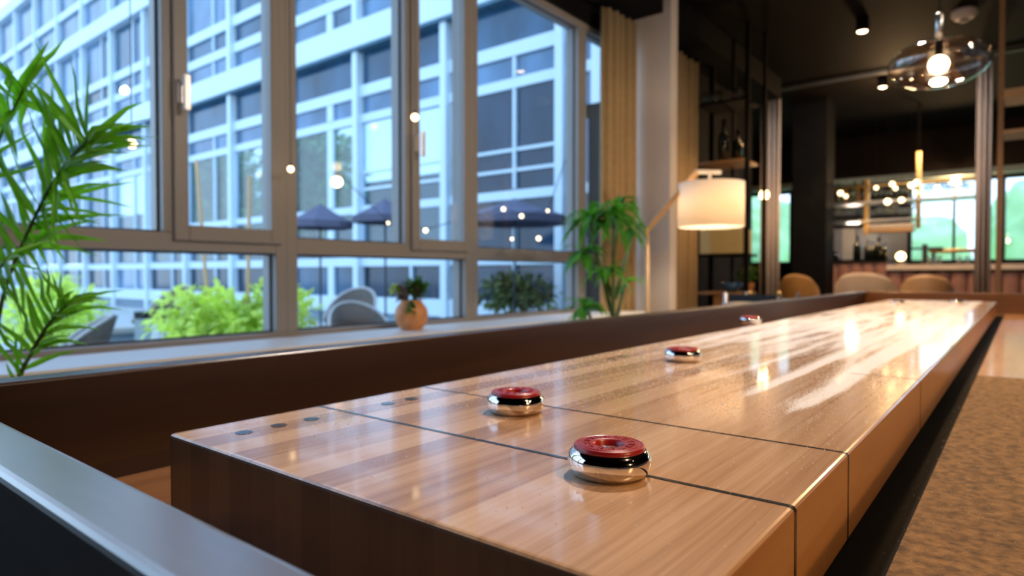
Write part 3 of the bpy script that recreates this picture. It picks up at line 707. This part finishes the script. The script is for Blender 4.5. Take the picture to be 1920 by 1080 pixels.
# ------------------------------------------------------------------ ceiling rails, grey curtains, pillar, duct
YC = 7.2
p0 = at(1427, 172, 'Y', YC); p1 = at(1464, 172, 'Y', YC); q0 = at(1832, 110, 'Y', YC); q1 = at(1863, 110, 'Y', YC); zc = Z(.2715*YC)
t = thing('drape', 'grey-brown drape hanging from the ceiling left of the black pillar', 'curtain', (p0.x, YC, 0), 'drapes on the ceiling track')
obj('curtain_fabric', sheet(B(), (p0.x, YC, 0), (p1.x, YC, 0), .03, zc, 4, .03), 'curtain_g', t, smooth=True)
t = thing('drape', 'narrow grey drape hanging right of the bar windows', 'curtain', (q0.x, YC, 0), 'drapes on the ceiling track')
obj('curtain_fabric', sheet(B(), (q0.x, YC, 0), (q1.x, YC, 0), .03, zc, 3, .03), 'curtain_g', t, smooth=True)
b = B(); box(b, -2.6, 3.6, YC-.02, YC+.02, zc+.005, zc+.03)
for x in (-2.4, -1.0, .5, 2.0, 3.4): box(b, x-.01, x+.01, YC-.01, YC+.01, zc+.03, CEIL)
tag(obj('curtain_track', b, 'panel_d'), 'thin grey curtain track running across the dark ceiling', 'curtain track')
struct('wall_pillar', box(B(), at(1485, 400, 'Y', 7.9).x, at(1549, 400, 'Y', 7.9).x, 7.9, 8.3, 0, CEIL), 'black')
a = at(1556, 342, 'Y', 10.3); c = at(1900, 313, 'Y', 10.3)
tag(obj('ventilation_duct', box(B(), -4.2, 3.9, 10.25, 10.45, a.z-.05, a.z+.03), 'duct', bevel=.01), 'long pale horizontal duct above the bar and far windows', 'duct')

# ------------------------------------------------------------------ black rack divider with shelves
YD = 5.2
X = lambda px, Y: at(px, 400, 'Y', Y).x
K = thing('shelving_rack', 'tall black metal rack with oak shelves behind the lamp', 'shelf', (X(1355, YD), YD+.15, 0))
for (a, c) in ((1303, 1312), (1302, 1309), (1395, 1403), (1406, 1412), (1346, 1351)):
    for yy in ((YD, YD+.03),) if a not in (1303, 1346, 1406) else ((YD+.30, YD+.33),):
        obj('post', box(B(), X(a, YD), X(c, YD), yy[0], yy[1], 0, CEIL), 'black', K)
def shelf(py, px0=1310, px1=1396, th=.02, m='oak_w', dep=.33):
    p = at(1350, py, 'Y', YD); o = obj('shelf_board', box(B(), X(px0, YD), X(px1, YD), YD-.02, YD+dep, p.z-th, p.z), m, K, bevel=.002); return p.z
s1 = shelf(302); s2 = shelf(476, m='black'); s3 = shelf(548, px1=1394); s0 = shelf(190, m='black')
zc = s2
t = tag(obj('storage_box', box(B(), X(1313, YD), X(1392, YD), YD-.02, YD+.24, zc, at(1350, 430, 'Y', YD).z), 'olive', bevel=.006), 'olive beige fabric box on the black rack just below the lamp shade', 'box')
bp_ = Vector((X(1364, YD), YD+.1, s3))
t = tag(obj('serving_bowl', lathe(B(), [(0, 0), (.04, 0), (.075, .035), (.092, .075), (.088, .075), (.07, .04), (0, .012)], bp_, 28), 'bluebowl', smooth=True), 'blue bowl on the low oak shelf of the black rack', 'bowl')
# small plant hanging under the box
pv = Vector((X(1372, YD)+.02, YD+.02, s3))
t = thing('shelf_plant', 'small dark green plant on the rack shelf behind the blue bowl', 'potted plant', pv+Vector((.05, .2, 0)))
obj('pot', lathe(B(), [(0, 0), (.035, 0), (.045, .08), (0, .078)], pv+Vector((.05, .2, 0)), 20), 'terra', t, smooth=True)
b = B()
for _ in range(120):
    C = pv+Vector((.03, .2, .17)); d_ = Vector((rnd.gauss(0, 1), rnd.gauss(0, .6), rnd.gauss(0, .5))).normalized(); p = C+d_*.04; e = C+d_*rnd.uniform(.07, .13)-Vector((0, 0, .02))
    blade(b, [p, (p+e)/2, e], .025, (0, 0, 1))
obj('foliage', b, 'leaf_g', t)
obj('cabinet', B() if False else box(B(), X(1340, YD), X(1391, YD), YD-.01, YD+.3, .10, s3-.03), 'oak_w', K, label='oak cabinet box at the foot of the rack')
def bottle(px, base, Y, h, r, label, grp, m='bottle'):
    p = Vector((X(px, Y), Y, base))
    o = obj('bottle', lathe(B(), [(0, 0), (r, 0), (r, h*.55), (r*.9, h*.62), (r*.35, h*.75), (r*.32, h), (0, h)], p, 16), m, smooth=True)
    return tag(o, label, 'bottle', grp)
bottle(1356, s1, YD+.1, .36, .045, 'tall dark bottle on the upper oak rack shelf, left of two', 'rack bottles')
bottle(1382, s1, YD+.2, .28, .04, 'shorter dark bottle on the upper oak rack shelf, right of two', 'rack bottles')
def tumbler(p, label, grp, h=.10, r=.03, m='clear'):
    return tag(obj('drinking_glass', lathe(B(), [(0, 0), (r*.8, 0), (r, h), (r*.93, h), (r*.74, .006), (0, .006)], p, 14), m, smooth=True), label, 'glass', grp)
for i, px in enumerate((1318, 1331, 1344, 1372, 1392)):
    tumbler(Vector((X(px, YD), YD+.05, s0)), 'small clear glass on the topmost black rack shelf, '+('first', 'second', 'middle', 'fourth', 'last')[i]+' of five from the left', 'glasses on the top rack shelf')

# metal cart rail just behind the table rail
YK = 3.4
K2 = thing('bar_trolley', 'low black bar trolley with steel post and brass knobs beside the table', 'trolley', (at(1412, 560, 'Y', YK).x, YK, 0))
pa = at(1360, 549, 'Y', YK); pe = at(1463, 546, 'Y', YK); zb = at(1400, 557, 'Y', YK).z
obj('trolley_shelf', box(B(), pa.x-.01, pe.x+.02, YK-.02, YK+.35, pa.z-.07, pa.z-.055), 'steel', K2)
obj('post', tube(B(), [(pa.x, YK, 0), (pa.x, YK, pa.z)], .011, 14), 'steel', K2, smooth=True)
for x, y in ((pe.x, YK), (pa.x, YK+.33), (pe.x, YK+.33)): obj('post', tube(B(), [(x, y, 0), (x, y, pa.z)], .009, 10), 'dark_metal', K2, smooth=True)
obj('side_panel', box(B(), pa.x+.02, pe.x-.02, YK+.0, YK+.012, pa.z-.045, pa.z-.008), 'dark_metal', K2)
for px in (1408, 1462): p = at(px, 550, 'Y', YK); obj('knob', ball(B(), (p.x, YK-.01, p.z), .012), 'brass', K2, smooth=True)

# ------------------------------------------------------------------ armchairs beyond the table
def tub(name, px0, px1, topy, Y, m, label, h0=.38):
    x0, x1 = X(px0, Y), X(px1, Y); ztop = at((px0+px1)/2, topy, 'Y', Y).z; cx = (x0+x1)/2; W_ = (x1-x0)/2
    t = thing(name, label, 'armchair', (cx, Y+W_, 0), 'lounge armchairs')
    b = B(); n = 28; rows = []
    for i in range(n+1):                     # curved wraparound back
        a = PI*1.1*(i/n)-PI*.05+PI; s_ = math.sin(PI*i/n)
        px_, py_ = cx+W_*math.cos(a), Y+W_*.95+W_*.95*math.sin(a)
        zt = ztop-(.26*(1-s_**.35)); nn = Vector((math.cos(a), math.sin(a), 0))
        o_ = Vector((px_, py_, 0)); rows.append([b.verts.new(o_+Vector((0, 0, .22))), b.verts.new(o_+Vector((0, 0, zt-.03))), b.verts.new(o_-nn*.03+Vector((0, 0, zt))), b.verts.new(o_-nn*.06+Vector((0, 0, zt-.03))), b.verts.new(o_-nn*.06+Vector((0, 0, .22)))])
    for r0, r1 in zip(rows, rows[1:]):
        for k in range(5): b.faces.new((r0[k], r1[k], r1[(k+1) % 5], r0[(k+1) % 5]))
    b.faces.new(rows[0][::-1]); b.faces.new(rows[-1])
    obj('backrest', b, m, t, smooth=True)
    obj('seat', lathe(B(), [(0, .22), (W_*.86, .22), (W_*.88, .40), (W_*.8, .45), (0, .46)], (cx, Y+W_*.95, 0), 32), m, t, smooth=True)
    for (i, j) in ((-1, -1), (1, -1), (-1, 1), (1, 1)):
        obj('leg', tube(B(), [(cx+i*W_*.6, Y+W_*.95+j*W_*.6, .22), (cx+i*W_*.7, Y+W_*.95+j*W_*.7, 0)], .014, 8), 'black', t)
tub('armchair', 1556, 1678, 511, 5.6, 'beige', 'pale beige tub armchair beyond the table end, left of the tan one')
tub('armchair', 1684, 1790, 515, 6.0, 'tan', 'tan tub armchair beyond the table end, right of the beige one')
tub('armchair', 1452, 1530, 514, 5.6, 'ochre', 'ochre brown armchair before the black pillar')

# ------------------------------------------------------------------ bar
YB = 8.6
bt = at(1600, 487, 'Y', YB).z; bt2 = at(1760, 499, 'Y', YB).z
x0, xm, x1 = X(1549, YB), X(1664, YB), 3.2
Bt = thing('bar_counter', 'bar counter with rounded copper-pink front tiles and pale marble top', 'bar counter', (.5, YB+.3, 0))
obj('counter_top', box(B(), x0, xm, YB-.02, YB+.6, bt-.03, bt), 'black', Bt, label='dark top of the raised left part')
obj('counter_top', box(B(), xm, x1, YB-.04, YB+.6, bt2-.04, bt2+.02), 'marble', Bt, label='pale marble top')
b = B()
def scallop(b, x0, x1, z0, z1):
    n = int((x1-x0)/.155)+1; w_ = (x1-x0)/n
    for i in range(n):
        c = x0+(i+.5)*w_; pr = [b.verts.new((c+math.cos(a)*w_*.48, YB+.03-math.sin(a)*.03, z)) for z in (z0, z1) for a in [PI*k/10 for k in range(11)]]
        for k in range(10): b.faces.new((pr[k], pr[k+1], pr[12+k], pr[11+k]))
scallop(b, x0, xm, .12, bt-.03)
scallop(b, xm, x1, .12, bt2-.07); obj('tile_front', b, 'copper', Bt, smooth=True)
obj('counter_body', box(B(), x0, x1, YB+.03, YB+.55, 0, bt2-.05), 'black', Bt)
# low bar equipment
for i, (px, h, r) in enumerate(((1566, .12, .05), (1608, .30, .045), (1628, .24, .045), (1636, .22, .04), (1648, .27, .05), (1660, .20, .04))):
    bottle(px, bt, YB+.25, h, r, ('squat dark jar leftmost on the raised bar top', 'tallest dark bottle on the raised bar top', 'dark bottle just right of the tallest one on the raised bar', 'slim dark bottle in the middle of the raised bar bottles', 'tall dark bottle near the right end of the raised bar', 'short dark bottle at the right end of the raised bar')[i], 'bottles on the raised bar')
xx, zz = X(1668, YB), bt2+.02
pz = Vector((X(1690, YB+.2), YB+.2, bt2+.02))
t = thing('table_lamp', 'small glowing lamp on the bar beside the dark bottles', 'lamp', pz)
obj('lamp_base', lathe(B(), [(0, 0), (.05, 0), (.05, .01), (.01, .02), (.01, .06), (0, .06)], pz, 16), 'brass', t)
obj('lamp_shade', ball(B(), pz+Vector((0, 0, .10)), .05, 16), 'bulb', t, smooth=True)
for i, px in enumerate((1745, 1762, 1800, 1815)):
    tumbler(Vector((X(px, YB+.1), YB+.1, bt2+.02)), 'clear tumbler on the marble bar top, '+('leftmost', 'second', 'third', 'rightmost')[i]+' of four', 'tumblers on the marble bar')
pz = Vector((X(1735, YB+.3), YB+.3, bt2+.02)); t = thing('beer_tap', 'dark T-shaped beer tap on the bar before the green window', 'beer tap', pz)
obj('tap_column', tube(B(), [pz, pz+Vector((0, 0, .24))], .028, 12), 'dark_metal', t, smooth=True); obj('tap_arm', bar(B(), pz+Vector((-.14, 0, .19)), pz+Vector((.18, 0, .19)), .025), 'dark_metal', t)
pz = Vector((X(1790, YB+.4), YB+.4, bt2+.02)); t = thing('espresso_machine', 'low brass topped machine on the bar before the far window', 'coffee machine', pz)
obj('machine_body', box(B(), pz.x-.24, pz.x+.24, pz.y-.1, pz.y+.15, pz.z+.14, pz.z+.18), 'brass', t, bevel=.01)
for i in (-1, 1): obj('leg', box(B(), pz.x+i*.2-.015, pz.x+i*.2+.015, pz.y-.05, pz.y+.1, pz.z, pz.z+.14), 'dark_metal', t)
# grey back panels
for i, (a, c) in enumerate(((1552, 1580), (1580, 1604), (1606, 1650), (1652, 1700))):
    struct('trim_%d' % (i+4), box(B(), X(a, 10.55), X(c, 10.55), 10.55, 10.598, .9, at(1600, 428, 'Y', 10.55).z), ('panel', 'plaster', 'panel', 'panel')[i])['label'] = 'tall back-bar wall panel'
# brass gantry above the bar
YH = 8.9
H = thing('bar_gantry', 'brass framed hanging shelf rack above the bar', 'shelf', (X(1640, YH), YH, bt))
zt_ = CEIL
def zz_(py, px=1640): return at(px, py, 'Y', YH).z
for (px, ytop, ybot) in ((1553, 300, 428), (1722, 285, 428), (1625, 335, 440)):
    obj('brass_post', box(B(), X(px, YH)-.025, X(px, YH)+.025, YH-.02, YH+.03, zz_(ybot, px), zz_(ytop, px) if px != 1625 else zz_(335)), 'brass', H)
obj('hanger_rod', box(B(), X(1553, YH)-.01, X(1553, YH)+.01, YH, YH+.02, zz_(300, 1553), CEIL), 'black', H)
obj('hanger_rod', box(B(), X(1722, YH)-.01, X(1722, YH)+.01, YH, YH+.02, zz_(285, 1722), CEIL), 'black', H)
sh1 = zz_(377); sh2 = zz_(412); sh3 = zz_(430)
obj('shelf_board', box(B(), X(1553, YH), X(1828, YH), YH-.05, YH+.3, sh1-.025, sh1), 'steel', H)
obj('shelf_board', box(B(), X(1553, YH), X(1722, YH), YH-.05, YH+.3, sh2-.02, sh2), 'steel', H)
obj('shelf_board', box(B(), X(1620, YH), X(1712, YH), YH-.06, YH+.3, sh3-.03, sh3), 'oak', H)
obj('top_rail', box(B(), X(1553, YH), X(1828, YH), YH-.02, YH+.02, zz_(347)-.02, zz_(347)), 'brass', H)
k = 0
for (z_, a, c, st_, g) in ((sh1, 1562, 1822, 10, 'stemware on the upper gantry shelf'), (sh2, 1560, 1718, 8, 'glasses on the middle gantry shelf')):
    px = a
    while px < c:
        Yg = YH+rnd.uniform(0, .2); p = Vector((X(px, Yg), Yg, z_)); r = rnd.uniform(.03, .042); h = rnd.uniform(.13, .18)
        o = obj('wine_glass', lathe(B(), [(0, 0), (r*.8, 0), (r*.8, .003), (.005, .006), (.005, h*.45), (r*.7, h*.55), (r, h*.75), (r*.8, h), (r*.74, h), (r*.9, h*.75), (0, h*.5)], p, 14), 'clear', smooth=True)
        tag(o, 'clear wine glass standing on the '+('upper' if z_ == sh1 else 'middle')+' brass gantry shelf', 'glass', g); px += st_
for (px, py, r) in ((1576, 362, .03), (1586, 368, .022), (1643, 352, .022), (1673, 345, .028), (1679, 353, .022), (1708, 347, .03), (1719, 342, .032), (1717, 361, .024), (1757, 352, .028), (1664, 378, .035), (1690, 375, .03)):
    hang(px, py, (at(px, py, 'Y', YH-.1)-CAM).dot(FW), r, 'small glowing ball standing for a lamp glint in the bar glasses', 'glow_soft', 0, 'lamp glints above the bar')  # glowing balls added in place of lamp glints in the glasses
lamp('bar_light', 'POINT', (X(1700, 8.3), 7.7, 2.6), 26, size=.08)
lamp('bar_light', 'POINT', (X(1600, 9.9), 9.9, 1.5), 5, size=.08, color=(1, .8, .6))

for i, px in enumerate(range(1562, 1622, 8)):
    p = Vector((X(px, YH+.22), YH+.22, sh1)); h = rnd.uniform(.22, .30)
    tag(obj('bottle', lathe(B(), [(0, 0), (.038, 0), (.038, h*.55), (.03, h*.66), (.012, h*.78), (.012, h), (0, h)], p, 16), ('amber', 'bottle', 'green_bottle')[i % 3], smooth=True), 'liquor bottle in the back row at the left of the upper gantry shelf', 'bottle', 'bottles on the upper gantry shelf')
for i, px in enumerate(range(1628, 1710, 9)):
    p = Vector((X(px, YH+.02), YH+.02, sh3)); tag(obj('cup', lathe(B(), [(0, 0), (.022, 0), (.036, .03), (.038, .06), (.034, .06), (.03, .03), (0, .01)], p, 16), 'white', smooth=True), 'white cup in the row on the lowest oak gantry shelf', 'cup', 'white cups on the oak gantry shelf')
# right-hand oak shelf frame
YS = 5.6
O = thing('oak_shelf_frame', 'open oak shelf frame with slim posts at the right edge of the view', 'shelf', (X(1900, YS), YS, 0))
obj('post', box(B(), X(1868, YS), X(1879, YS), YS, YS+.04, 0, CEIL), 'oak_w', O)
obj('post', box(B(), X(1868, YS)+.75, X(1868, YS)+.79, YS, YS+.04, 0, CEIL), 'oak_w', O)
for py, th in ((165, .06), (242, .025)):
    z_ = at(1900, py, 'Y', YS).z; obj('shelf_board', box(B(), X(1879, YS), X(1868, YS)+.75, YS, YS+.3, z_-th, z_), 'oak', O)

# ------------------------------------------------------------------ outside: ground, wing across the courtyard
struct('terrace_ground', box(B(), -60, -2.46, -30, 60, -.12, -.02), 'pave')
struct('lawn_ground', box(B(), -60, 40, FAR+.3, 80, -.11, -.015), 'lawn')
YFc = 8.0; FX1 = -4.62; FX0 = -40.0
W = thing('office_wing', 'pale blue glass and metal office wing across the courtyard', 'building', (-15, YFc, 0))
zr = lambda r: Z(r*YFc)
bands = [(-.090, -.053, .10), (.020, .042, .06), (.148, .166, .05), (.365, .385, .05), (.427, .454, .06), (.540, .600, .22), (.658, .685, .06), (.735, .765, .08), (.93, .99, .22), (1.10, 1.13, .1), (1.30, 1.36, .22)]
for (a, c, pr) in bands:
    obj('cladding_band', box(B(), FX0, FX1, YFc-pr, YFc+.05, zr(a), zr(c)), 'facade', W)
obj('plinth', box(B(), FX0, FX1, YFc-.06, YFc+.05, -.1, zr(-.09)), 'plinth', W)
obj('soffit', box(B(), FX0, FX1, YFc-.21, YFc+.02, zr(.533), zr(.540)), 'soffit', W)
colx = [-(.670+.2953*k)*YFc for k in range(15)]
for k, x in enumerate(colx):
    obj('column', box(B(), x-.07, x+.07, YFc-.16, YFc+.05, -.1, zr(1.3)), 'facade', W)
obj('column', box(B(), -.640*YFc-.05, -.640*YFc+.05, YFc-.16, YFc+.05, -.1, zr(1.3)), 'facade', W)
obj('column', box(B(), FX1-.10, FX1, YFc-.30, YFc+.05, -.1, zr(1.3)), 'facade', W)
edges = [FX1]+[-.640*YFc]+colx
rows_ = [(-.053, .020, 'pane_dark'), (.045, .148, 'pane_dark'), (.168, .363, 'pane_blue'), (.385, .425, 'pane_pale'), (.456, .533, 'pane_blue'), (.600, .655, 'pane_pale'), (.690, .735, 'pane_blue'), (.765, .93, 'pane_pale')]
for k in range(len(edges)-1):
    xr_, xl_ = edges[k], edges[k+1]
    for j, (a, c, m) in enumerate(rows_):
        mm = m if rnd.random() < .7 else rnd.choice(('pane_blue', 'pane_dark', 'pane_pale'))
        if 3 <= k <= 8 and j in (1, 2): mm = 'pane_clear'
        o = obj('window', box(B(), xl_+.1, xr_-.1, YFc-.01, YFc+.03, zr(a), zr(c)), mm, W)
    obj('upper_glazing', box(B(), xl_+.1, xr_-.1, YFc-.01, YFc+.03, zr(.99), zr(1.3)), 'pane_pale', W)
    if k:
        xm_ = (xr_*.62+xl_*.38)
        b = B()
        for (a, c, _) in rows_[:4] + rows_[5:]: box(b, xm_-(.09 if k == 4 else .025), xm_+(.09 if k == 4 else .025), YFc-.07, YFc-.01, zr(a), zr(c))
        for r_ in ((.205, .245) if k < 4 else ()): box(b, xl_+.12, xr_-.12, YFc-.05, YFc-.01, zr(r_)-.025, zr(r_)+.025)
        obj('mullion', b, 'facade', W)
b = box(B(), FX0-.1, FX1+0, YFc+5.0, YFc+5.2, -.1, zr(.36)); box(b, FX1-.05, FX1, YFc+.06, YFc+5.0, -.1, zr(.36)); box(b, FX0, FX1, YFc+.06, YFc+.10, zr(.38), zr(1.34))
struct('wing_backing', b, 'plinth')

# bush with stakes
def leaf_cloud(b, C, rx, ry, rz, n, ln, wd, flat=0):
    for _ in range(n):
        d_ = Vector((rnd.gauss(0, 1), rnd.gauss(0, 1), rnd.gauss(0, 1))).normalized(); s = rnd.random()**.4
        s *= .75+.35*noise.noise(d_*2.3+C)
        p = C+Vector((d_.x*rx*s, d_.y*ry*s, d_.z*rz*s))
        g = (d_+Vector((rnd.gauss(0, .6), rnd.gauss(0, .6), rnd.gauss(-.4, .5)))).normalized()
        e = p+g*ln*rnd.uniform(.6, 1.2)
        blade(b, [p, p.lerp(e, .5)+Vector((0, 0, ln*.12)), e], wd, Vector((rnd.gauss(0, .4), rnd.gauss(0, .4), 1)))
c0 = atd(425, 600, 5.0)
pbs = Vector((c0.x, c0.y, -.02))
t = thing('terrace_bush', 'lime green leafy bush with thin stakes on the terrace outside', 'bush', pbs)
b = B(); leaf_cloud(b, Vector((c0.x, c0.y, Z(-.52))), .62, .55, .52, 1700, .11, .05)
leaf_cloud(b, atd(520, 570, 5.15)+Vector((0, 0, -.08)), .42, .35, .32, 600, .10, .045)
leaf_cloud(b, atd(360, 600, 4.9), .35, .35, .33, 400, .10, .045)
obj('foliage', b, 'leaf_l', t)
b = B()
for _ in range(9):
    a = rnd.random()*6.28; tube(b, [pbs+Vector((rnd.uniform(-.1, .1), rnd.uniform(-.1, .1), .3)), pbs+Vector((math.cos(a)*.35, math.sin(a)*.25, .45))], .012, 6)
obj('stem', b, 'stem', t)
obj('planter', box(B(), pbs.x-.4, pbs.x+.4, pbs.y-.4, pbs.y+.4, -.02, .32), 'plinth', t, bevel=.01)
for (a, c) in (((368, 300), (392, 600)), ((468, 330), (464, 600))):
    obj('stake', tube(B(), [atd(*a, 5.0), atd(*c, 5.0)], .014, 8), 'oak', t)
c1 = atd(100, 590, 6.2)
t = thing('terrace_bush', 'yellow green bush on the terrace seen behind the palm', 'bush', Vector((c1.x, c1.y, -.02)))
b = B(); leaf_cloud(b, c1, .5, .5, .42, 900, .12, .055); obj('foliage', b, 'leaf_l', t)
obj('stem', tube(B(), [(c1.x, c1.y, -.02), c1], .03, 8), 'stem', t)
c2 = atd(965, 540, 9.0)
t = thing('terrace_bush', 'dark green clipped shrub seen through the low right window', 'bush', Vector((c2.x, c2.y, -.02)))
b = B(); leaf_cloud(b, Vector((c2.x, c2.y, Z(-.25))), .8, .4, .35, 900, .13, .06); obj('foliage', b, 'leaf_o', t)
obj('stem', tube(B(), [(c2.x, c2.y, -.02), (c2.x, c2.y, .7)], .03, 8), 'stem', t)

# wicker chairs, bin, bench, parasols
def wicker(px, pyb, dd, rz, label, m='wicker', sc_=1.0):
    p = atd(px, pyb, dd); p.z = -.02
    t = thing('terrace_chair', label, 'chair', p, 'wicker terrace chairs')
    t.rotation_euler = (0, 0, rz); t.scale = (1, 1, sc_)
    def part(nm, b, mm, **k):
        o = obj(nm, b, mm, None, **k); o.parent = t; return o
    b = B(); n = 20; rows = []
    for i in range(n+1):
        a = PI*i/n; s_ = math.sin(a); zt = .44+.36*s_**.7
        o_ = Vector((.29*math.cos(a), .06+.27*math.sin(a)+.08*s_, 0)); nn = Vector((math.cos(a), math.sin(a), 0))
        rows.append([b.verts.new(o_*.85+Vector((0, 0, .36))), b.verts.new(o_+nn*.04*s_+Vector((0, 0, zt))), b.verts.new(o_-nn*.035+Vector((0, 0, zt))), b.verts.new(o_*.85-nn*.035+Vector((0, 0, .36)))])
    for r0, r1 in zip(rows, rows[1:]):
        for k in range(4): b.faces.new((r0[k], r1[k], r1[(k+1) % 4], r0[(k+1) % 4]))
    b.faces.new(rows[0][::-1]); b.faces.new(rows[-1])
    part('backrest', b, m, smooth=True)
    part('seat', box(B(), -.25, .25, -.22, .28, .34, .40), m, bevel=.02)
    part('armrest_rim', tube(B(), [((.29)*math.cos(PI*i/n)*1.02, .06+.35*math.sin(PI*i/n), .45+.36*math.sin(PI*i/n)**.7) for i in range(n+1)], .017, 8), 'wicker_l', smooth=True)
    for (i, j) in ((-1, -1), (1, -1), (-1, 1), (1, 1)): part('leg', tube(B(), [(i*.2, .03+j*.2, .35), (i*.25, .03+j*.25, 0)], .014, 8), 'wicker_l')
    return t
wicker(648, 600, 7.2, .45, 'grey wicker terrace chair with pale rim outside the middle window, rear of two')
wicker(684, 620, 6.0, 1.25, 'grey wicker terrace chair outside the middle window, front of two beside the terracotta pot', sc_=.86)
wicker(100, 640, 5.2, -.3, 'grey wicker terrace chair glimpsed behind the palm leaves', sc_=.78)
wicker(300, 560, 8.3, .3, 'faraway grey wicker terrace chair left of the lime bush')
p = atd(268, 640, 6.6); p.z = -.02
t = thing('ash_bin', 'slim grey standing bin with black top on the terrace', 'bin', p)
zt_ = atd(268, 584, 6.6).z
obj('bin_body', lathe(B(), [(0, 0), (.075, 0), (.075, zt_-.07-p.z), (0, zt_-.07-p.z)], p, 24), 'bin', t, smooth=False)
obj('bin_top', lathe(B(), [(0, zt_-.07-p.z), (.08, zt_-.07-p.z), (.08, zt_-p.z), (0, zt_-p.z)], p, 24), 'dark_metal', t)
p = atd(215, 640, 6.9); zt_ = atd(215, 612, 6.9).z
t = thing('garden_bench', 'pale slatted bench on the terrace left of the slim bin', 'bench', Vector((p.x, p.y, -.02)))
obj('seat', box(B(), p.x-.3, p.x+.3, p.y-.2, p.y+.2, zt_-.06, zt_), 'wicker_l', t, bevel=.01)
for i in (-1, 1): obj('leg', box(B(), p.x+i*.24-.03, p.x+i*.24+.03, p.y-.16, p.y+.16, -.02, zt_-.06), 'plinth', t)
def parasol(px, py, dd, r, label):
    c = atd(px, py, dd); t = thing('parasol', label, 'parasol', Vector((c.x, c.y, -.02)), 'mauve terrace parasols')
    obj('canopy', lathe(B(), [(0, .0), (r*.5, -.13), (r, -.24), (r, -.33), (r*.985, -.33), (r*.985, -.25), (0, -.02)], c, 8), 'canopy', t)
    obj('pole', tube(B(), [(c.x, c.y, -.02), c], .014, 10), 'dark_metal', t)
parasol(965, 372, 8.2, .72, 'dark mauve parasol outside the right window, rightmost of three')
parasol(722, 372, 8.6, .43, 'dark mauve parasol outside the middle window between its neighbours')
parasol(600, 382, 8.6, .43, 'dark mauve parasol outside the middle window, leftmost of three')
for (px, py, r, dd), wh in zip(((978, 405, .022, 7.1), (1010, 447, .024, 7.1), (798, 432, .024, 7.1), (1027, 395, .016, 7.2), (728, 418, .016, 7.2), (944, 392, .022, 7.15), (960, 448, .016, 7.2)), ('above the centre of the right pane', 'lowest right in the right pane', 'in the slim sash pane', 'at the right edge of the right pane', 'leftmost, in the middle pane', 'at the left edge of the right pane', 'lowest left in the right pane')):
    hang(px, py, dd, r, 'small warm bulb on the terrace cable outside, '+wh, 'glow_soft', 0, 'string bulbs outside on the terrace', cord=False)
q = [atd(640, 330, 7.1), atd(728, 416, 7.2), atd(798, 430, 7.1), atd(944, 390, 7.15), atd(978, 403, 7.1), atd(1027, 394, 7.2), atd(1060, 300, 7.3)]
tag(obj('string_light_cable', tube(B(), q, .006, 6), 'dark_metal', smooth=True), 'thin dark cable carrying the string bulbs along the terrace outside', 'cable')

# trees put behind the clear panes, and greenery beyond the far windows
def tree(x, y, h, r, label, m='leaf_t'):
    t = thing('garden_tree', label, 'tree', (x, y, -.02), 'garden trees')
    obj('trunk', tube(B(), [(x, y, -.02), (x+.1, y, h*.6)], [.18, .1], 10), 'stem', t)
    b = B(); leaf_cloud(b, Vector((x, y, h*.66)), r, r, h*.36, 1700, .42, .22); obj('crown', b, m, t)
tree(-15.6, 10.6, 5.6, 1.5, 'green tree seen through the office glass, right of two')
tree(-21, 10.8, 5.8, 1.8, 'green tree seen through the office glass, left of two')
for (x, y, r, h) in ((-2.6, 17, 1.6, 2.6), (0.4, 18, 1.2, 3.0), (3.2, 17, 1.3, 2.2), (-6.2, 19, 1.7, 3.2)):
    b = B(); n1 = bmesh.ops.create_icosphere(b, subdivisions=5, radius=1.0)
    for v in b.verts:
        k_ = 1+.22*noise.noise(v.co*2.2+Vector((x, y, 0)))+.10*noise.noise(v.co*6); v.co = Vector((x+v.co.x*r*k_, y+v.co.y*r*.6*k_, h*.5+v.co.z*h*.5*k_))
    tag(obj('garden_shrub', b, 'hedge', smooth=True), 'pale green rounded shrub outside beyond the bar windows', 'shrub', 'shrubs beyond the far windows')
